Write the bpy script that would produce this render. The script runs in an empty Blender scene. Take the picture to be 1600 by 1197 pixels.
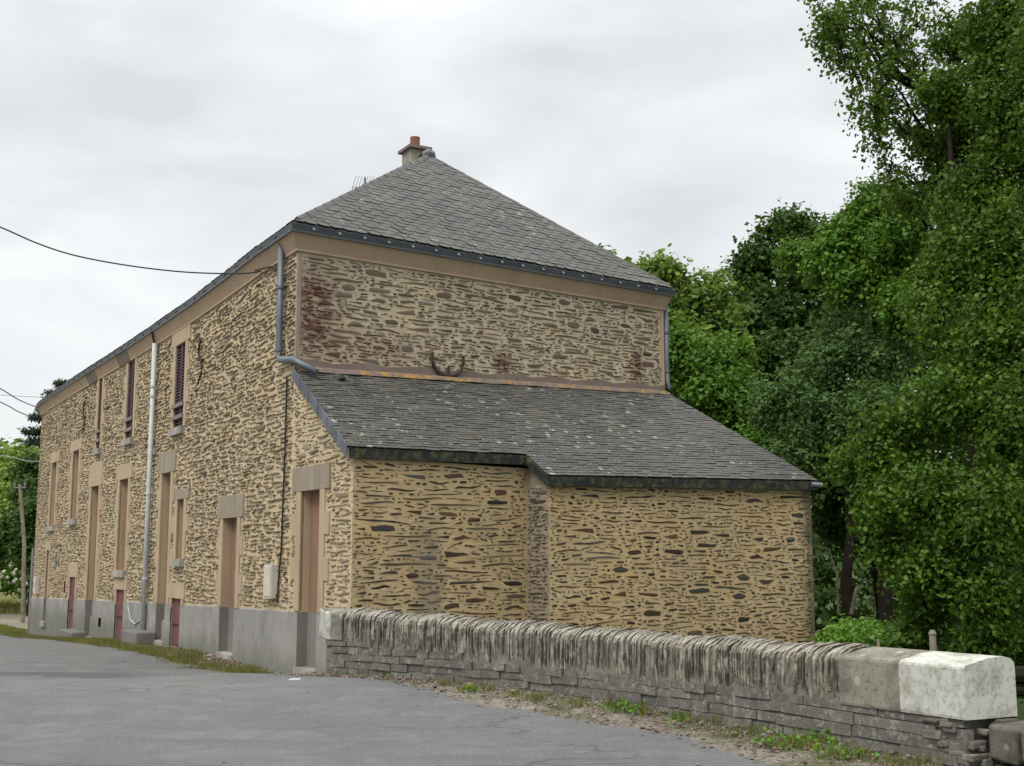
import bpy, math, random
import numpy as np
from mathutils import Matrix, Vector

random.seed(7)
rng = np.random.default_rng(7)
sc = bpy.context.scene
C = sc.collection

# ------------------------------------------------------------------ camera
F_PX, HOR, CZ = 1916.0, 870.0, 1.63
PITCH = math.atan((HOR - 598.5) / F_PX)
cam_d = bpy.data.cameras.new('camera')
cam = bpy.data.objects.new('camera', cam_d)
C.objects.link(cam)
cam.location = (0, 0, CZ)
cam.rotation_euler = (math.pi / 2 + PITCH, 0, 0)
cam_d.sensor_width = 36
cam_d.lens = 36 * F_PX / 1600
cam_d.clip_end = 2000
sc.camera = cam

# ------------------------------------------------------------------ world
SUN_EL, SUN_AZ = math.radians(52), math.radians(215)   # azimuth clockwise from +Y
w = bpy.data.worlds.new('World')
sc.world = w
w.use_nodes = True
nt = w.node_tree
nt.nodes.clear()
def wn(t, **k):
    n = nt.nodes.new(t)
    for a, b in k.items():
        setattr(n, a, b)
    return n
wo = wn('ShaderNodeOutputWorld')
bg = wn('ShaderNodeBackground')
bg.inputs['Strength'].default_value = 0.1
sky = wn('ShaderNodeTexSky', sky_type='NISHITA', sun_disc=False, sun_elevation=SUN_EL, sun_rotation=SUN_AZ)
sky.air_density = 1.0
sky.dust_density = 3.0
tc = wn('ShaderNodeTexCoord')
sep = wn('ShaderNodeSeparateXYZ')
nt.links.new(tc.outputs['Generated'], sep.inputs[0])
mp = wn('ShaderNodeMapping')
mp.inputs['Scale'].default_value = (1.6, 1.6, 4.0)
mp.inputs['Location'].default_value = (3.1, 0.4, 0.9)
nt.links.new(tc.outputs['Generated'], mp.inputs[0])
nz = wn('ShaderNodeTexNoise')
nz.inputs['Scale'].default_value = 2.6
nz.inputs['Detail'].default_value = 6
nz.inputs['Roughness'].default_value = 0.5
nz.inputs['Distortion'].default_value = 0.35
nt.links.new(mp.outputs[0], nz.inputs['Vector'])
cr = wn('ShaderNodeValToRGB')
cr.color_ramp.elements[0].position = 0.36
cr.color_ramp.elements[0].color = (0.56, 0.575, 0.595, 1)
cr.color_ramp.elements[1].position = 0.66
cr.color_ramp.elements[1].color = (0.73, 0.74, 0.745, 1)
nt.links.new(nz.outputs['Fac'], cr.inputs[0])
# overcast sky: evenly brighter towards the zenith
mr = wn('ShaderNodeMapRange')
mr.inputs['From Min'].default_value = 0.40
mr.inputs['From Max'].default_value = 1.0
mr.inputs['To Min'].default_value = 1.0
mr.inputs['To Max'].default_value = 2.9
nt.links.new(sep.outputs[2], mr.inputs['Value'])
vm = wn('ShaderNodeVectorMath', operation='SCALE')
nt.links.new(cr.outputs[0], vm.inputs[0])
mm = wn('ShaderNodeMath', operation='MULTIPLY')
mm.inputs[1].default_value = 10.0
nt.links.new(mr.outputs[0], mm.inputs[0])
nt.links.new(mm.outputs[0], vm.inputs['Scale'])
mx = wn('ShaderNodeMix', data_type='RGBA')
mx.inputs['Factor'].default_value = 0.94
nt.links.new(sky.outputs[0], mx.inputs[6])
nt.links.new(vm.outputs[0], mx.inputs[7])
nt.links.new(mx.outputs[2], bg.inputs['Color'])
nt.links.new(bg.outputs[0], wo.inputs[0])

sun_d = bpy.data.lights.new('sun', 'SUN')
sun_d.energy = 1.5
sun_d.angle = math.radians(25)
sun_d.color = (1.0, 0.96, 0.9)
sun = bpy.data.objects.new('sun', sun_d)
C.objects.link(sun)
sdir = Vector((math.sin(SUN_AZ) * math.cos(SUN_EL), math.cos(SUN_AZ) * math.cos(SUN_EL), math.sin(SUN_EL)))
sun.rotation_euler = sdir.to_track_quat('Z', 'Y').to_euler()

vs = sc.view_settings
vs.view_transform = 'Standard'
vs.look = 'None'
vs.exposure = 0.45
vs.gamma = 1.0
vs.use_curve_mapping = False
sc.render.film_transparent = False
sc.cycles.max_bounces = 6
sc.cycles.transparent_max_bounces = 4
sc.cycles.use_denoising = True

# ------------------------------------------------------------------ pixel rays (used to survey the place)
def ray(px, py):
    x, z = (px - 800) / F_PX, (598.5 - py) / F_PX
    c, s = math.cos(PITCH), math.sin(PITCH)
    return np.array([x, c - z * s, s + z * c])
def at_y(px, py, Y):
    r = ray(px, py)
    return r * (Y / r[1]) + np.array([0, 0, CZ])
def at_z(px, py, z):
    r = ray(px, py)
    return r * ((z - CZ) / r[2]) + np.array([0, 0, CZ])
def V(*a):
    return np.array(a, float)
def sstep(a, b, x):
    t = np.clip((np.asarray(x, float) - a) / (b - a), 0, 1)
    return t * t * (3 - 2 * t)

# ------------------------------------------------------------------ materials
class NT:
    def __init__(s, name):
        s.m = bpy.data.materials.new(name)
        s.m.use_nodes = True
        s.t = s.m.node_tree
        s.t.nodes.clear()
        s.out = s.n('ShaderNodeOutputMaterial')
        s.b = s.n('ShaderNodeBsdfPrincipled')
        s.l(s.b.outputs[0], s.out.inputs[0])
        g = s.n('ShaderNodeNewGeometry')
        s.pos = g.outputs['Position']
        s.nor = g.outputs['Normal']
        s.isl = g.outputs['Random Per Island']
        s.obj = s.n('ShaderNodeObjectInfo').outputs['Random']
    def n(s, t, **k):
        x = s.t.nodes.new(t)
        for a, b in k.items():
            setattr(x, a, b)
        return x
    def l(s, a, b):
        s.t.links.new(a, b)
    def put(s, inp, v):
        if isinstance(v, bpy.types.NodeSocket):
            s.l(v, inp)
        elif isinstance(v, (tuple, list)) and len(v) == 3 and inp.type == 'RGBA':
            inp.default_value = (*v, 1)
        else:
            inp.default_value = v
    def math(s, op, a, b=None, c=None, clamp=False):
        x = s.n('ShaderNodeMath', operation=op, use_clamp=clamp)
        s.put(x.inputs[0], a)
        if b is not None:
            s.put(x.inputs[1], b)
        if c is not None:
            s.put(x.inputs[2], c)
        return x.outputs[0]
    def scalev(s, sx, sy, sz, v=None):
        x = s.n('ShaderNodeVectorMath', operation='MULTIPLY')
        s.put(x.inputs[0], v or s.pos)
        x.inputs[1].default_value = (sx, sy, sz)
        return x.outputs[0]
    def noise(s, scale, detail=4, rough=.55, vec=None, dist=0.0):
        x = s.n('ShaderNodeTexNoise')
        s.put(x.inputs['Vector'], vec or s.pos)
        x.inputs['Scale'].default_value = scale
        x.inputs['Detail'].default_value = detail
        x.inputs['Roughness'].default_value = rough
        x.inputs['Distortion'].default_value = dist
        return x.outputs['Fac']
    def voro(s, scale, vec=None, feature='F1', out='Distance'):
        x = s.n('ShaderNodeTexVoronoi', feature=feature)
        s.put(x.inputs['Vector'], vec or s.pos)
        x.inputs['Scale'].default_value = scale
        return x.outputs[out]
    def ramp(s, fac, stops):
        x = s.n('ShaderNodeValToRGB')
        e = x.color_ramp.elements
        while len(e) < len(stops):
            e.new(0.5)
        for i, (p, c) in enumerate(stops):
            e[i].position = p
            e[i].color = (*c, 1) if isinstance(c, (tuple, list)) else (c, c, c, 1)
        s.put(x.inputs[0], fac)
        return x.outputs[0]
    def mix(s, fac, a, b, blend='MIX'):
        x = s.n('ShaderNodeMix', data_type='RGBA', blend_type=blend)
        s.put(x.inputs[0], fac)
        s.put(x.inputs[6], a)
        s.put(x.inputs[7], b)
        return x.outputs[2]
    def rng(s, v, a, b, c, d):
        x = s.n('ShaderNodeMapRange')
        s.put(x.inputs[0], v)
        for i, q in enumerate((a, b, c, d)):
            x.inputs[i + 1].default_value = q
        return x.outputs[0]
    def sepxyz(s, v=None):
        x = s.n('ShaderNodeSeparateXYZ')
        s.put(x.inputs[0], v or s.pos)
        return x.outputs
    def fin(s, col, rough=.85, bump=None, bstr=.5, bdist=.02, spec=.3, metal=0.0):
        s.put(s.b.inputs['Base Color'], col)
        s.put(s.b.inputs['Roughness'], rough)
        s.b.inputs['Specular IOR Level'].default_value = spec
        s.b.inputs['Metallic'].default_value = metal
        if bump is not None:
            x = s.n('ShaderNodeBump')
            x.inputs['Strength'].default_value = bstr
            x.inputs['Distance'].default_value = bdist
            s.put(x.inputs['Height'], bump)
            s.l(x.outputs[0], s.b.inputs['Normal'])
        return s.m
    def var(s, col, lo, hi, src=None):
        """multiply brightness by a random value per piece"""
        r = src or s.math('FRACT', s.math('ADD', s.isl, s.obj))
        v = s.rng(r, 0, 1, lo, hi)
        x = s.n('ShaderNodeVectorMath', operation='SCALE')
        s.put(x.inputs[0], col)
        s.put(x.inputs['Scale'], v)
        return x.outputs[0]

def m_mortar(name, light, mid, dark, grime=.35, lump=.5, red=None):
    n = NT(name)
    big = n.noise(.55, 4, .6)
    fine = n.noise(9, 6, .65, n.scalev(.6, .6, 1.5))
    col = n.ramp(fine, [(.30, dark), (.48, mid), (.66, light)])
    col = n.mix(n.ramp(big, [(.42, 0.0), (.68, grime)]), col, n.mix(.5, col, (.17, .15, .12)))
    yel = n.noise(1.7, 3, .5, n.scalev(1, 1, 1.4))
    col = n.mix(n.ramp(yel, [(.45, 0.0), (.7, .35)]), col, (light[0] * .95, light[1] * .80, light[2] * .55))
    if red:
        col = red(n, col)
    bmp = n.math('ADD', n.noise(14, 5, .6, n.scalev(.45, .45, 1.6)), n.math('MULTIPLY', n.noise(70, 4, .7), .35))
    return n.fin(col, .95, bmp, lump, .035, .15)

def red_stain(n, col):
    # old red stain near the corner of the upper side wall and a few small patches along it
    xyz = n.sepxyz()
    def box(x0, x1, z0, z1, soft):
        a = n.rng(xyz[0], x0 - soft, x0 + soft, 0, 1)
        b = n.rng(xyz[0], x1 + soft, x1 - soft, 0, 1)
        c = n.rng(xyz[2], z0 - soft, z0 + soft, 0, 1)
        d = n.rng(xyz[2], z1 + soft, z1 - soft, 0, 1)
        return n.math('MULTIPLY', n.math('MULTIPLY', a, b), n.math('MULTIPLY', c, d))
    m = box(-3.2, -2.58, 4.55, 5.75, .22)
    m = n.math('MAXIMUM', m, n.math('MULTIPLY', box(-2.7, -1.3, 4.5, 4.85, .25), .55))
    m = n.math('MAXIMUM', m, box(-.28, -.05, 4.5, 4.85, .07))
    m = n.math('MAXIMUM', m, box(2.1, 2.3, 4.7, 5.2, .07))
    nzv = n.noise(4.5, 5, .7, n.scalev(.6, .6, 2.5))
    m = n.math('MULTIPLY', m, n.ramp(nzv, [(.35, .2), (.59, .95)]))
    return n.mix(m, col, (.09, .027, .025))

def damp(n, col):
    # black damp at the far right corner, grey run near the left third, greyer top edge below the eave
    x, y, z_ = n.sepxyz()
    wob = n.math('MULTIPLY', n.math('SUBTRACT', n.noise(4, 5, .7), .5), .5)
    a_ = n.rng(n.math('ADD', x, wob), 4.28, 4.50, 0, 1)
    b_ = n.math('MULTIPLY', n.rng(n.math('ADD', x, wob), -1.35, -1.15, 0, 1), n.rng(n.math('ADD', x, wob), -.85, -1.0, 0, 1))
    b_ = n.math('MULTIPLY', b_, n.rng(z_, 2.2, 1.8, 0, 1))
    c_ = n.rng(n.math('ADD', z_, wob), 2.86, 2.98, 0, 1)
    col = n.mix(n.math('MULTIPLY', b_, .45), col, (.13, .12, .105))
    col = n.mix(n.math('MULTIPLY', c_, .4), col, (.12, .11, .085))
    return n.mix(n.math('MULTIPLY', a_, .8), col, (.045, .04, .034))

M = {}
M['mortar_front'] = m_mortar('mortar_front', (.60, .50, .335), (.53, .435, .285), (.35, .275, .18), .2, .9)
M['mortar_side'] = m_mortar('mortar_side', (.56, .49, .36), (.47, .40, .285), (.28, .225, .155), .35, .6, red_stain)
M['mortar_annex'] = m_mortar('mortar_annex', (.52, .405, .23), (.46, .35, .195), (.34, .26, .145), .5, .35, damp)

def m_stone(name, stops, red=None, lo=.7, hi=1.3):
    n = NT(name)
    r = n.math('FRACT', n.math('ADD', n.isl, n.obj))
    col = n.ramp(r, stops)
    grain = n.noise(18, 5, .7, n.scalev(.5, .5, 2.4))
    col = n.mix(n.rng(grain, .3, .7, .15, .75), n.mix(.65, col, (.05, .04, .03)), col)
    col = n.var(col, lo, hi, n.math('FRACT', n.math('MULTIPLY', r, 7.31)))
    if red:
        col = red(n, col)
    return n.fin(col, .9, grain, .6, .02, .2)
M['stone_front'] = m_stone('stone_front', [(0, (.13, .095, .06)), (.15, (.29, .225, .14)), (.5, (.42, .34, .22)), (.75, (.28, .225, .155)), (1, (.40, .325, .22))], None, .8, 1.2)
M['stone_side'] = m_stone('stone_side', [(0, (.13, .09, .06)), (.3, (.22, .165, .11)), (.5, (.20, .185, .145)), (.75, (.15, .085, .06)), (1, (.26, .22, .165))], red_stain)
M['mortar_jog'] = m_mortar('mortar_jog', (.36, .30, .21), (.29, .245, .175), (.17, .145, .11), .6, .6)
M['stone_annex'] = m_stone('stone_annex', [(0, (.035, .024, .016)), (.3, (.085, .058, .034)), (.46, (.095, .042, .024)), (.6, (.12, .085, .05)), (.76, (.085, .092, .085)), (1, (.035, .028, .02))], damp)
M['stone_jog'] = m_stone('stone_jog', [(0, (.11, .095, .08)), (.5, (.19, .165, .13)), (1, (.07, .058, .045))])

def m_render(name, a, b, streak=0.0, bs=.35, dirt=(.10, .09, .075)):
    n = NT(name)
    col = n.mix(n.rng(n.noise(2.2, 5, .6), .3, .7, 0, 1), a, b)
    col = n.mix(n.rng(n.noise(45, 4, .7), .3, .75, .0, .25), col, dirt)
    if streak:
        st = n.noise(6, 4, .6, n.scalev(1, 1, .12))
        col = n.mix(n.ramp(st, [(.48, 0.0), (.72, streak)]), col, dirt)
    return n.fin(col, .93, n.noise(110, 3, .7), bs, .006, .2)
M['render'] = m_render('tan_render', (.47, .365, .24), (.41, .315, .205), .2)
M['render_old'] = m_render('weathered_render', (.34, .285, .21), (.27, .23, .175), .4)
M['cornice'] = m_render('cornice_render', (.49, .365, .245), (.44, .325, .22), .15, .15)
M['cornice_dark'] = m_render('cornice_patch', (.24, .20, .155), (.20, .17, .135), .3, .15)
M['infill'] = m_render('pink_brown_infill', (.27, .155, .10), (.235, .14, .095), .15, .6)
M['plinth'] = m_render('grey_plinth', (.30, .29, .27), (.235, .228, .21), .2, .8, (.12, .115, .10))
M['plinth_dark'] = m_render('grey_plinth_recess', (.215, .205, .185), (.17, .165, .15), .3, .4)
def m_plinth():
    n = NT('grey_plinth')
    z_ = n.sepxyz()[2]
    col = n.mix(n.rng(n.noise(1.8, 5, .65), .3, .7, 0, 1), (.33, .32, .295), (.245, .238, .22))
    col = n.mix(n.ramp(n.noise(3.5, 5, .75, n.scalev(1, 1, .6)), [(.48, 0.0), (.70, .4)]), col, (.13, .125, .11))
    foot = n.rng(n.math('ADD', z_, n.math('MULTIPLY', n.noise(2.4, 4), .5)), .25, .62, 1, 0)
    col = n.mix(n.math('MULTIPLY', foot, .6), col, (.12, .125, .085))
    return n.fin(col, .95, n.noise(75, 4, .8), .9, .012, .1)
M['plinth'] = m_plinth()
M['sill'] = m_render('sill_stone', (.42, .40, .36), (.26, .24, .21), .5, .3)
M['step'] = m_render('step_stone', (.22, .215, .20), (.13, .125, .115), .3, .7)

def m_slate(name, base, lich, lamt, moss=.2, vsc=3.2):
    n = NT(name)
    r = n.math('FRACT', n.math('ADD', n.isl, n.obj))
    col = n.mix(n.rng(n.noise(1.1, 4, .6), .35, .65, 0, 1), base, tuple(c * .72 for c in base))
    col = n.var(col, *((.62, 1.38) if vsc < 4 else (.78, 1.24)), r)
    col = n.mix(n.ramp(n.noise(34, 4, .75), [(.56, 0.0), (.66, lamt * .7)]), col, lich)
    # rings and spots of pale lichen
    wv = n.n('ShaderNodeVectorMath', operation='ADD')
    n.l(n.pos, wv.inputs[0])
    nn = n.n('ShaderNodeTexNoise')
    nn.inputs['Scale'].default_value = 7
    n.l(n.pos, nn.inputs['Vector'])
    sv = n.n('ShaderNodeVectorMath', operation='SCALE')
    sv.inputs['Scale'].default_value = .12
    n.l(nn.outputs['Color'], sv.inputs[0])
    n.l(sv.outputs[0], wv.inputs[1])
    d = n.voro(vsc, wv.outputs[0])
    ring = n.ramp(d, [(.0, .7), (.10, .9), (.19, .15), (.25, .8), (.30, 0.0)])
    area = n.ramp(n.noise(.75, 3, .6), [(.44, .05 * lamt), (.54, lamt)])
    spots = n.ramp(n.noise(9, 3, .6), [(.48, 0.0), (.56, 1.0)])
    col = n.mix(n.math('MULTIPLY', n.math('MULTIPLY', ring, area), spots), col, (.42, .425, .35))
    col = n.mix(n.ramp(n.noise(2.3, 4, .65), [(.52, 0.0), (.75, moss)]), col, (.13, .12, .075))
    return n.fin(col, n.rng(r, 0, 1, .5, .8), n.noise(30, 4, .7), .25, .01, .35)
M['slate_main'] = m_slate('slate_main', (.092, .089, .083), (.20, .185, .14), .55, .5)
M['slate_annex'] = m_slate('slate_annex', (.070, .068, .062), (.26, .255, .20), 1.0, .5, 5.2)
M['slate_verge'] = m_slate('slate_verge', (.12, .135, .155), (.2, .21, .2), .1, .05)

def m_plain(name, col, rough=.6, spec=.4, metal=0.0, var=.15, bscale=30, bstr=.15, dirt=None, damt=.5):
    n = NT(name)
    c = n.mix(n.rng(n.noise(5, 4, .6), .3, .7, 0, 1), tuple(min(1, q * (1 + var)) for q in col), tuple(q * (1 - var) for q in col))
    if dirt:
        c = n.mix(n.ramp(n.noise(9, 5, .7), [(.46, 0.0), (.68, damt)]), c, dirt)
    return n.fin(c, rough, n.noise(bscale, 3, .6), bstr, .006, spec, metal)
M['zinc'] = m_plain('grey_zinc', (.12, .14, .155), .5, .5, .3)
M['zinc_dark'] = m_plain('dark_gutter', (.035, .042, .050), .5, .5, .1, .25)
M['zinc_lip'] = m_plain('gutter_lip', (.17, .185, .195), .45, .5, .3)
M['board'] = m_plain('black_eave_board', (.022, .024, .024), .6, .4, 0, .3, 30, .2, (.12, .14, .05), .9)
M['pvc'] = m_plain('white_pipe', (.47, .50, .49), .45, .4, 0, .08, 30, .05, (.2, .2, .17), .3)
M['terracotta'] = m_plain('terracotta', (.20, .078, .052), .85, .3, 0, .2)
M['chimney'] = m_plain('chimney_mortar', (.27, .25, .20), .95, .2, 0, .25, 25, .6, (.12, .11, .08))
M['chimney_cap'] = m_plain('chimney_cap', (.16, .13, .115), .9, .2, 0, .2)
M['maroon'] = m_plain('maroon_shutter', (.045, .014, .018), .55, .4, 0, .2)
M['red_door'] = m_plain('faded_red_door', (.15, .050, .052), .7, .3, 0, .2, 20, .3, (.16, .09, .08), .6)
M['rail'] = m_plain('grey_wood_rail', (.20, .165, .15), .8, .3, 0, .15)
M['iron'] = m_plain('rusty_iron', (.055, .035, .028), .85, .3, 0, .4, 40, .4)
M['cable'] = m_plain('black_cable', (.02, .02, .02), .6, .3)
M['meter'] = m_plain('meter_box', (.50, .47, .39), .6, .3, 0, .05)
M['flash'] = None
n = NT('mortar_flashing')
c0 = n.mix(n.rng(n.noise(6, 5, .7), .3, .7, 0, 1), (.20, .155, .135), (.14, .115, .10))
z = n.sepxyz()[2]
c0 = n.mix(n.ramp(n.noise(4.7, 7, .85), [(.52, 0.0), (.56, .9)]), c0, (.36, .21, .05))
M['flash'] = n.fin(c0, .95, n.noise(40, 4, .7), .6, .01, .15)
M['flash_top'] = m_render('mortar_band', (.24, .185, .155), (.17, .135, .115), .3, .8)
M['void'] = m_plain('dark_hole', (.012, .012, .012), .9, .1)

# parapet
n = NT('parapet_slate')
r = n.math('FRACT', n.math('ADD', n.isl, n.obj))
up = n.sepxyz(n.nor)[2]
col = n.ramp(r, [(0, (.11, .10, .085)), (.3, (.21, .185, .145)), (.55, (.14, .125, .10)), (.8, (.27, .245, .195)), (1, (.08, .065, .052))])
col = n.mix(n.ramp(n.noise(20, 5, .75, n.scalev(1, 1, .45)), [(.44, 0.0), (.58, .85)]), col, (.055, .047, .038))
wst = n.ramp(n.noise(9, 5, .75, n.scalev(1, 1, .6)), [(.50, 0.0), (.60, .8)])
col = n.mix(wst, col, (.36, .335, .275))
col = n.mix(n.math('MULTIPLY', n.rng(up, .3, .9, 0, 1), n.ramp(n.noise(8, 4, .6), [(.35, .3), (.6, .9)])), col, (.33, .31, .255))
M['par_slate'] = n.fin(col, .92, n.noise(35, 4, .7), .5, .012, .2)
n = NT('parapet_block')
r = n.math('FRACT', n.math('ADD', n.isl, n.obj))
col = n.ramp(r, [(0, (.115, .108, .095)), (.5, (.175, .168, .148)), (.8, (.14, .13, .11)), (1, (.22, .205, .175))])
col = n.mix(n.ramp(n.noise(7, 5, .7), [(.44, 0.0), (.62, .6)]), col, (.085, .08, .068))
col = n.mix(n.ramp(n.noise(13, 4, .7), [(.54, 0.0), (.63, .7)]), col, (.30, .29, .25))
col = n.mix(n.ramp(n.noise(40, 4, .75), [(.5, 0.0), (.64, .6)]), col, (.07, .065, .055))
M['par_block'] = n.fin(col, .92, n.noise(30, 5, .7), .6, .015, .2)
M['par_core'] = m_plain('parapet_mortar', (.17, .155, .13), .95, .15, 0, .3, 20, .8, (.06, .055, .045))
def lichen_block(name, a, dark, amt, spotc):
    n = NT(name)
    col = n.mix(n.ramp(n.noise(4, 6, .75), [(.44, 0.0), (.62, amt)]), a, dark)
    col = n.mix(n.ramp(n.noise(26, 5, .75), [(.52, 0.0), (.64, amt)]), col, dark)
    if spotc:
        col = n.mix(n.math('MULTIPLY', n.ramp(n.voro(6.0), [(.16, 1.0), (.24, 0.0)]), n.ramp(n.noise(3, 2), [(.42, 0.0), (.55, .8)])), col, spotc)
    return n.fin(col, .9, n.noise(60, 5, .75), .4, .008, .2)
M['white_block'] = lichen_block('whitewashed_block', (.50, .51, .45), (.20, .19, .15), .7, None)
M['grey_block'] = lichen_block('lichened_block', (.25, .235, .19), (.09, .08, .06), .7, (.36, .36, .31))
M['granite'] = lichen_block('dark_granite', (.13, .12, .10), (.05, .045, .038), .7, (.25, .24, .20))

# road
n = NT('asphalt')
xyz = n.sepxyz()
col = n.mix(n.rng(n.noise(.35, 4, .6), .35, .65, 0, 1), (.178, .176, .168), (.132, .132, .128))
col = n.mix(n.ramp(n.noise(1.6, 5, .65, n.scalev(.5, 1.6, 1)), [(.42, 0.0), (.62, .6)]), col, (.105, .11, .112))
col = n.mix(n.ramp(n.voro(95, None, 'F1', 'Color'), [(.2, 0.0), (.9, .28)]), col, (.30, .30, .29))
col = n.mix(n.ramp(n.noise(110, 3, .8), [(.48, 0.0), (.62, .65)]), col, (.06, .062, .06))
col = n.mix(n.ramp(n.noise(70, 2, .8), [(.58, 0.0), (.68, .5)]), col, (.30, .30, .285))
col = n.mix(n.ramp(n.noise(26, 4, .8), [(.42, .30), (.60, 0.0)]), col, (.075, .078, .077))
col = n.mix(n.ramp(n.noise(2.2, 5, .7), [(.5, 0.0), (.70, .45)]), col, (.23, .23, .22))
# darker resurfaced patch across the road
yy = n.math('ADD', xyz[1], n.math('MULTIPLY', n.math('SUBTRACT', n.noise(1.1, 4, .6), .5), 2.6))
pm = n.math('MULTIPLY', n.rng(yy, 13.4, 13.7, 0, 1), n.rng(yy, 15.9, 15.5, 0, 1))
pm = n.math('MULTIPLY', pm, n.rng(n.math('ADD', xyz[0], n.math('MULTIPLY', n.noise(1, 3), 2)), -2.6, -3.6, 0, 1))
col = n.mix(n.math('MULTIPLY', pm, .85), col, (.075, .08, .08))
# hairline cracks, gritty edge
wn_ = n.n('ShaderNodeTexNoise'); wn_.inputs['Scale'].default_value = 1.6; wn_.inputs['Detail'].default_value = 6
n.l(n.pos, wn_.inputs['Vector'])
wsc = n.n('ShaderNodeVectorMath', operation='MULTIPLY_ADD'); n.l(wn_.outputs['Color'], wsc.inputs[0]); wsc.inputs[1].default_value = (.9, .9, 0); n.l(n.scalev(.5, 1.3, 1), wsc.inputs[2])
crk = n.ramp(n.voro(.42, wsc.outputs[0], 'DISTANCE_TO_EDGE'), [(.0, 1.0), (.010, 0.0)])
col = n.mix(n.math('MULTIPLY', crk, n.ramp(n.noise(.9, 3), [(.45, 0.0), (.55, .8)])), col, (.07, .072, .075))
M['asphalt'] = n.fin(col, .86, n.math('ADD', n.noise(90, 4, .8), n.math('MULTIPLY', n.noise(2.2, 4), 1.6)), .8, .014, .25)
n = NT('verge_dirt')
col = n.ramp(n.noise(3.5, 6, .7), [(.3, (.10, .085, .06)), (.5, (.17, .145, .11)), (.7, (.24, .21, .17))])
col = n.mix(n.ramp(n.voro(38, None, 'F1', 'Color'), [(.1, 0.0), (.9, .6)]), col, (.30, .275, .235))
col = n.mix(n.ramp(n.noise(1.4, 5, .7), [(.50, 0.0), (.60, .75)]), col, (.075, .095, .03))
col = n.mix(n.ramp(n.noise(6, 5, .7), [(.55, 0.0), (.66, .6)]), col, (.11, .055, .035))
M['dirt'] = n.fin(col, .97, n.noise(50, 4, .7), .8, .02, .1)
n = NT('garden_soil')
col = n.ramp(n.noise(1.5, 6, .7), [(.3, (.03, .035, .015)), (.55, (.045, .07, .02)), (.7, (.07, .075, .03))])
M['soil'] = n.fin(col, .97, n.noise(20, 4, .7), .8, .05, .1)
n = NT('meadow')
col = n.ramp(n.noise(.6, 6, .7), [(.3, (.075, .10, .03)), (.5, (.16, .16, .055)), (.7, (.22, .19, .085))])
M['meadow'] = n.fin(col, .97, n.noise(20, 4, .7), .8, .05, .1)

def m_leaf(name, a, b, rough=.5, trans=.3, spec=.35):
    spec *= .6; rough += .08
    n = NT(name)
    col = n.mix(n.isl, a, b)
    col = n.mix(n.rng(n.noise(.9, 3, .6), .35, .65, 0, .5), col, tuple(q * .6 for q in b))
    col = n.mix(n.ramp(n.noise(2.6, 3, .6), [(.52, 0.0), (.66, .6)]), col, (b[0] * 1.5, b[1] * 1.35, b[2]))
    n.put(n.b.inputs['Base Color'], col)
    n.b.inputs['Roughness'].default_value = rough
    n.b.inputs['Specular IOR Level'].default_value = spec
    tr = n.n('ShaderNodeBsdfTranslucent')
    n.put(tr.inputs[0], n.mix(.5, col, (.16, .24, .03)))
    mxs = n.n('ShaderNodeMixShader')
    mxs.inputs[0].default_value = trans
    n.l(n.b.outputs[0], mxs.inputs[1])
    n.l(tr.outputs[0], mxs.inputs[2])
    n.l(mxs.outputs[0], n.out.inputs[0])
    return n.m
M['leaf_alder'] = m_leaf('leaf_alder', (.030, .080, .008), (.085, .170, .014), .42, .3, .4)
M['leaf_fresh'] = m_leaf('leaf_fresh', (.10, .19, .03), (.17, .26, .05), .5, .4)
M['leaf_dark'] = m_leaf('leaf_dark', (.024, .066, .012), (.05, .105, .018), .55, .2)
M['leaf_blue'] = m_leaf('leaf_blue', (.060, .135, .040), (.10, .18, .052), .55, .3)
M['leaf_mid'] = m_leaf('leaf_mid', (.060, .155, .016), (.10, .215, .024), .5, .3)
M['leaf_light'] = m_leaf('leaf_light', (.16, .26, .045), (.22, .32, .07), .5, .35)
M['conifer'] = m_leaf('conifer_needles', (.025, .045, .025), (.04, .065, .032), .7, .05)
M['weed'] = m_leaf('weed_leaf', (.08, .20, .022), (.14, .28, .035), .5, .3)
M['grass'] = m_leaf('grass_blade', (.07, .12, .02), (.22, .20, .07), .6, .3)
M['dry_grass'] = m_leaf('dry_grass_blade', (.25, .22, .08), (.16, .17, .05), .7, .3)
M['petal'] = m_plain('white_petal', (.62, .60, .50), .6, .2, 0, .1)
M['bark'] = m_plain('bark', (.10, .085, .065), .95, .1, 0, .35, 15, .8, (.05, .06, .03))
M['bark_dark'] = m_plain('dark_bark', (.018, .014, .011), .95, .1, 0, .35, 15, .8)
M['wood_post'] = m_plain('weathered_wood', (.22, .19, .14), .9, .2, 0, .3, 20, .5, (.08, .07, .05))
M['debris'] = m_stone('debris', [(0, (.16, .09, .06)), (.4, (.28, .22, .16)), (.7, (.13, .075, .05)), (1, (.36, .33, .28))])
M['grit'] = m_stone('grit', [(0, (.10, .10, .10)), (.5, (.22, .215, .20)), (1, (.34, .33, .31))])
M['paper'] = m_plain('white_paper', (.38, .38, .37), .8, .2, 0, .03)

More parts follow.
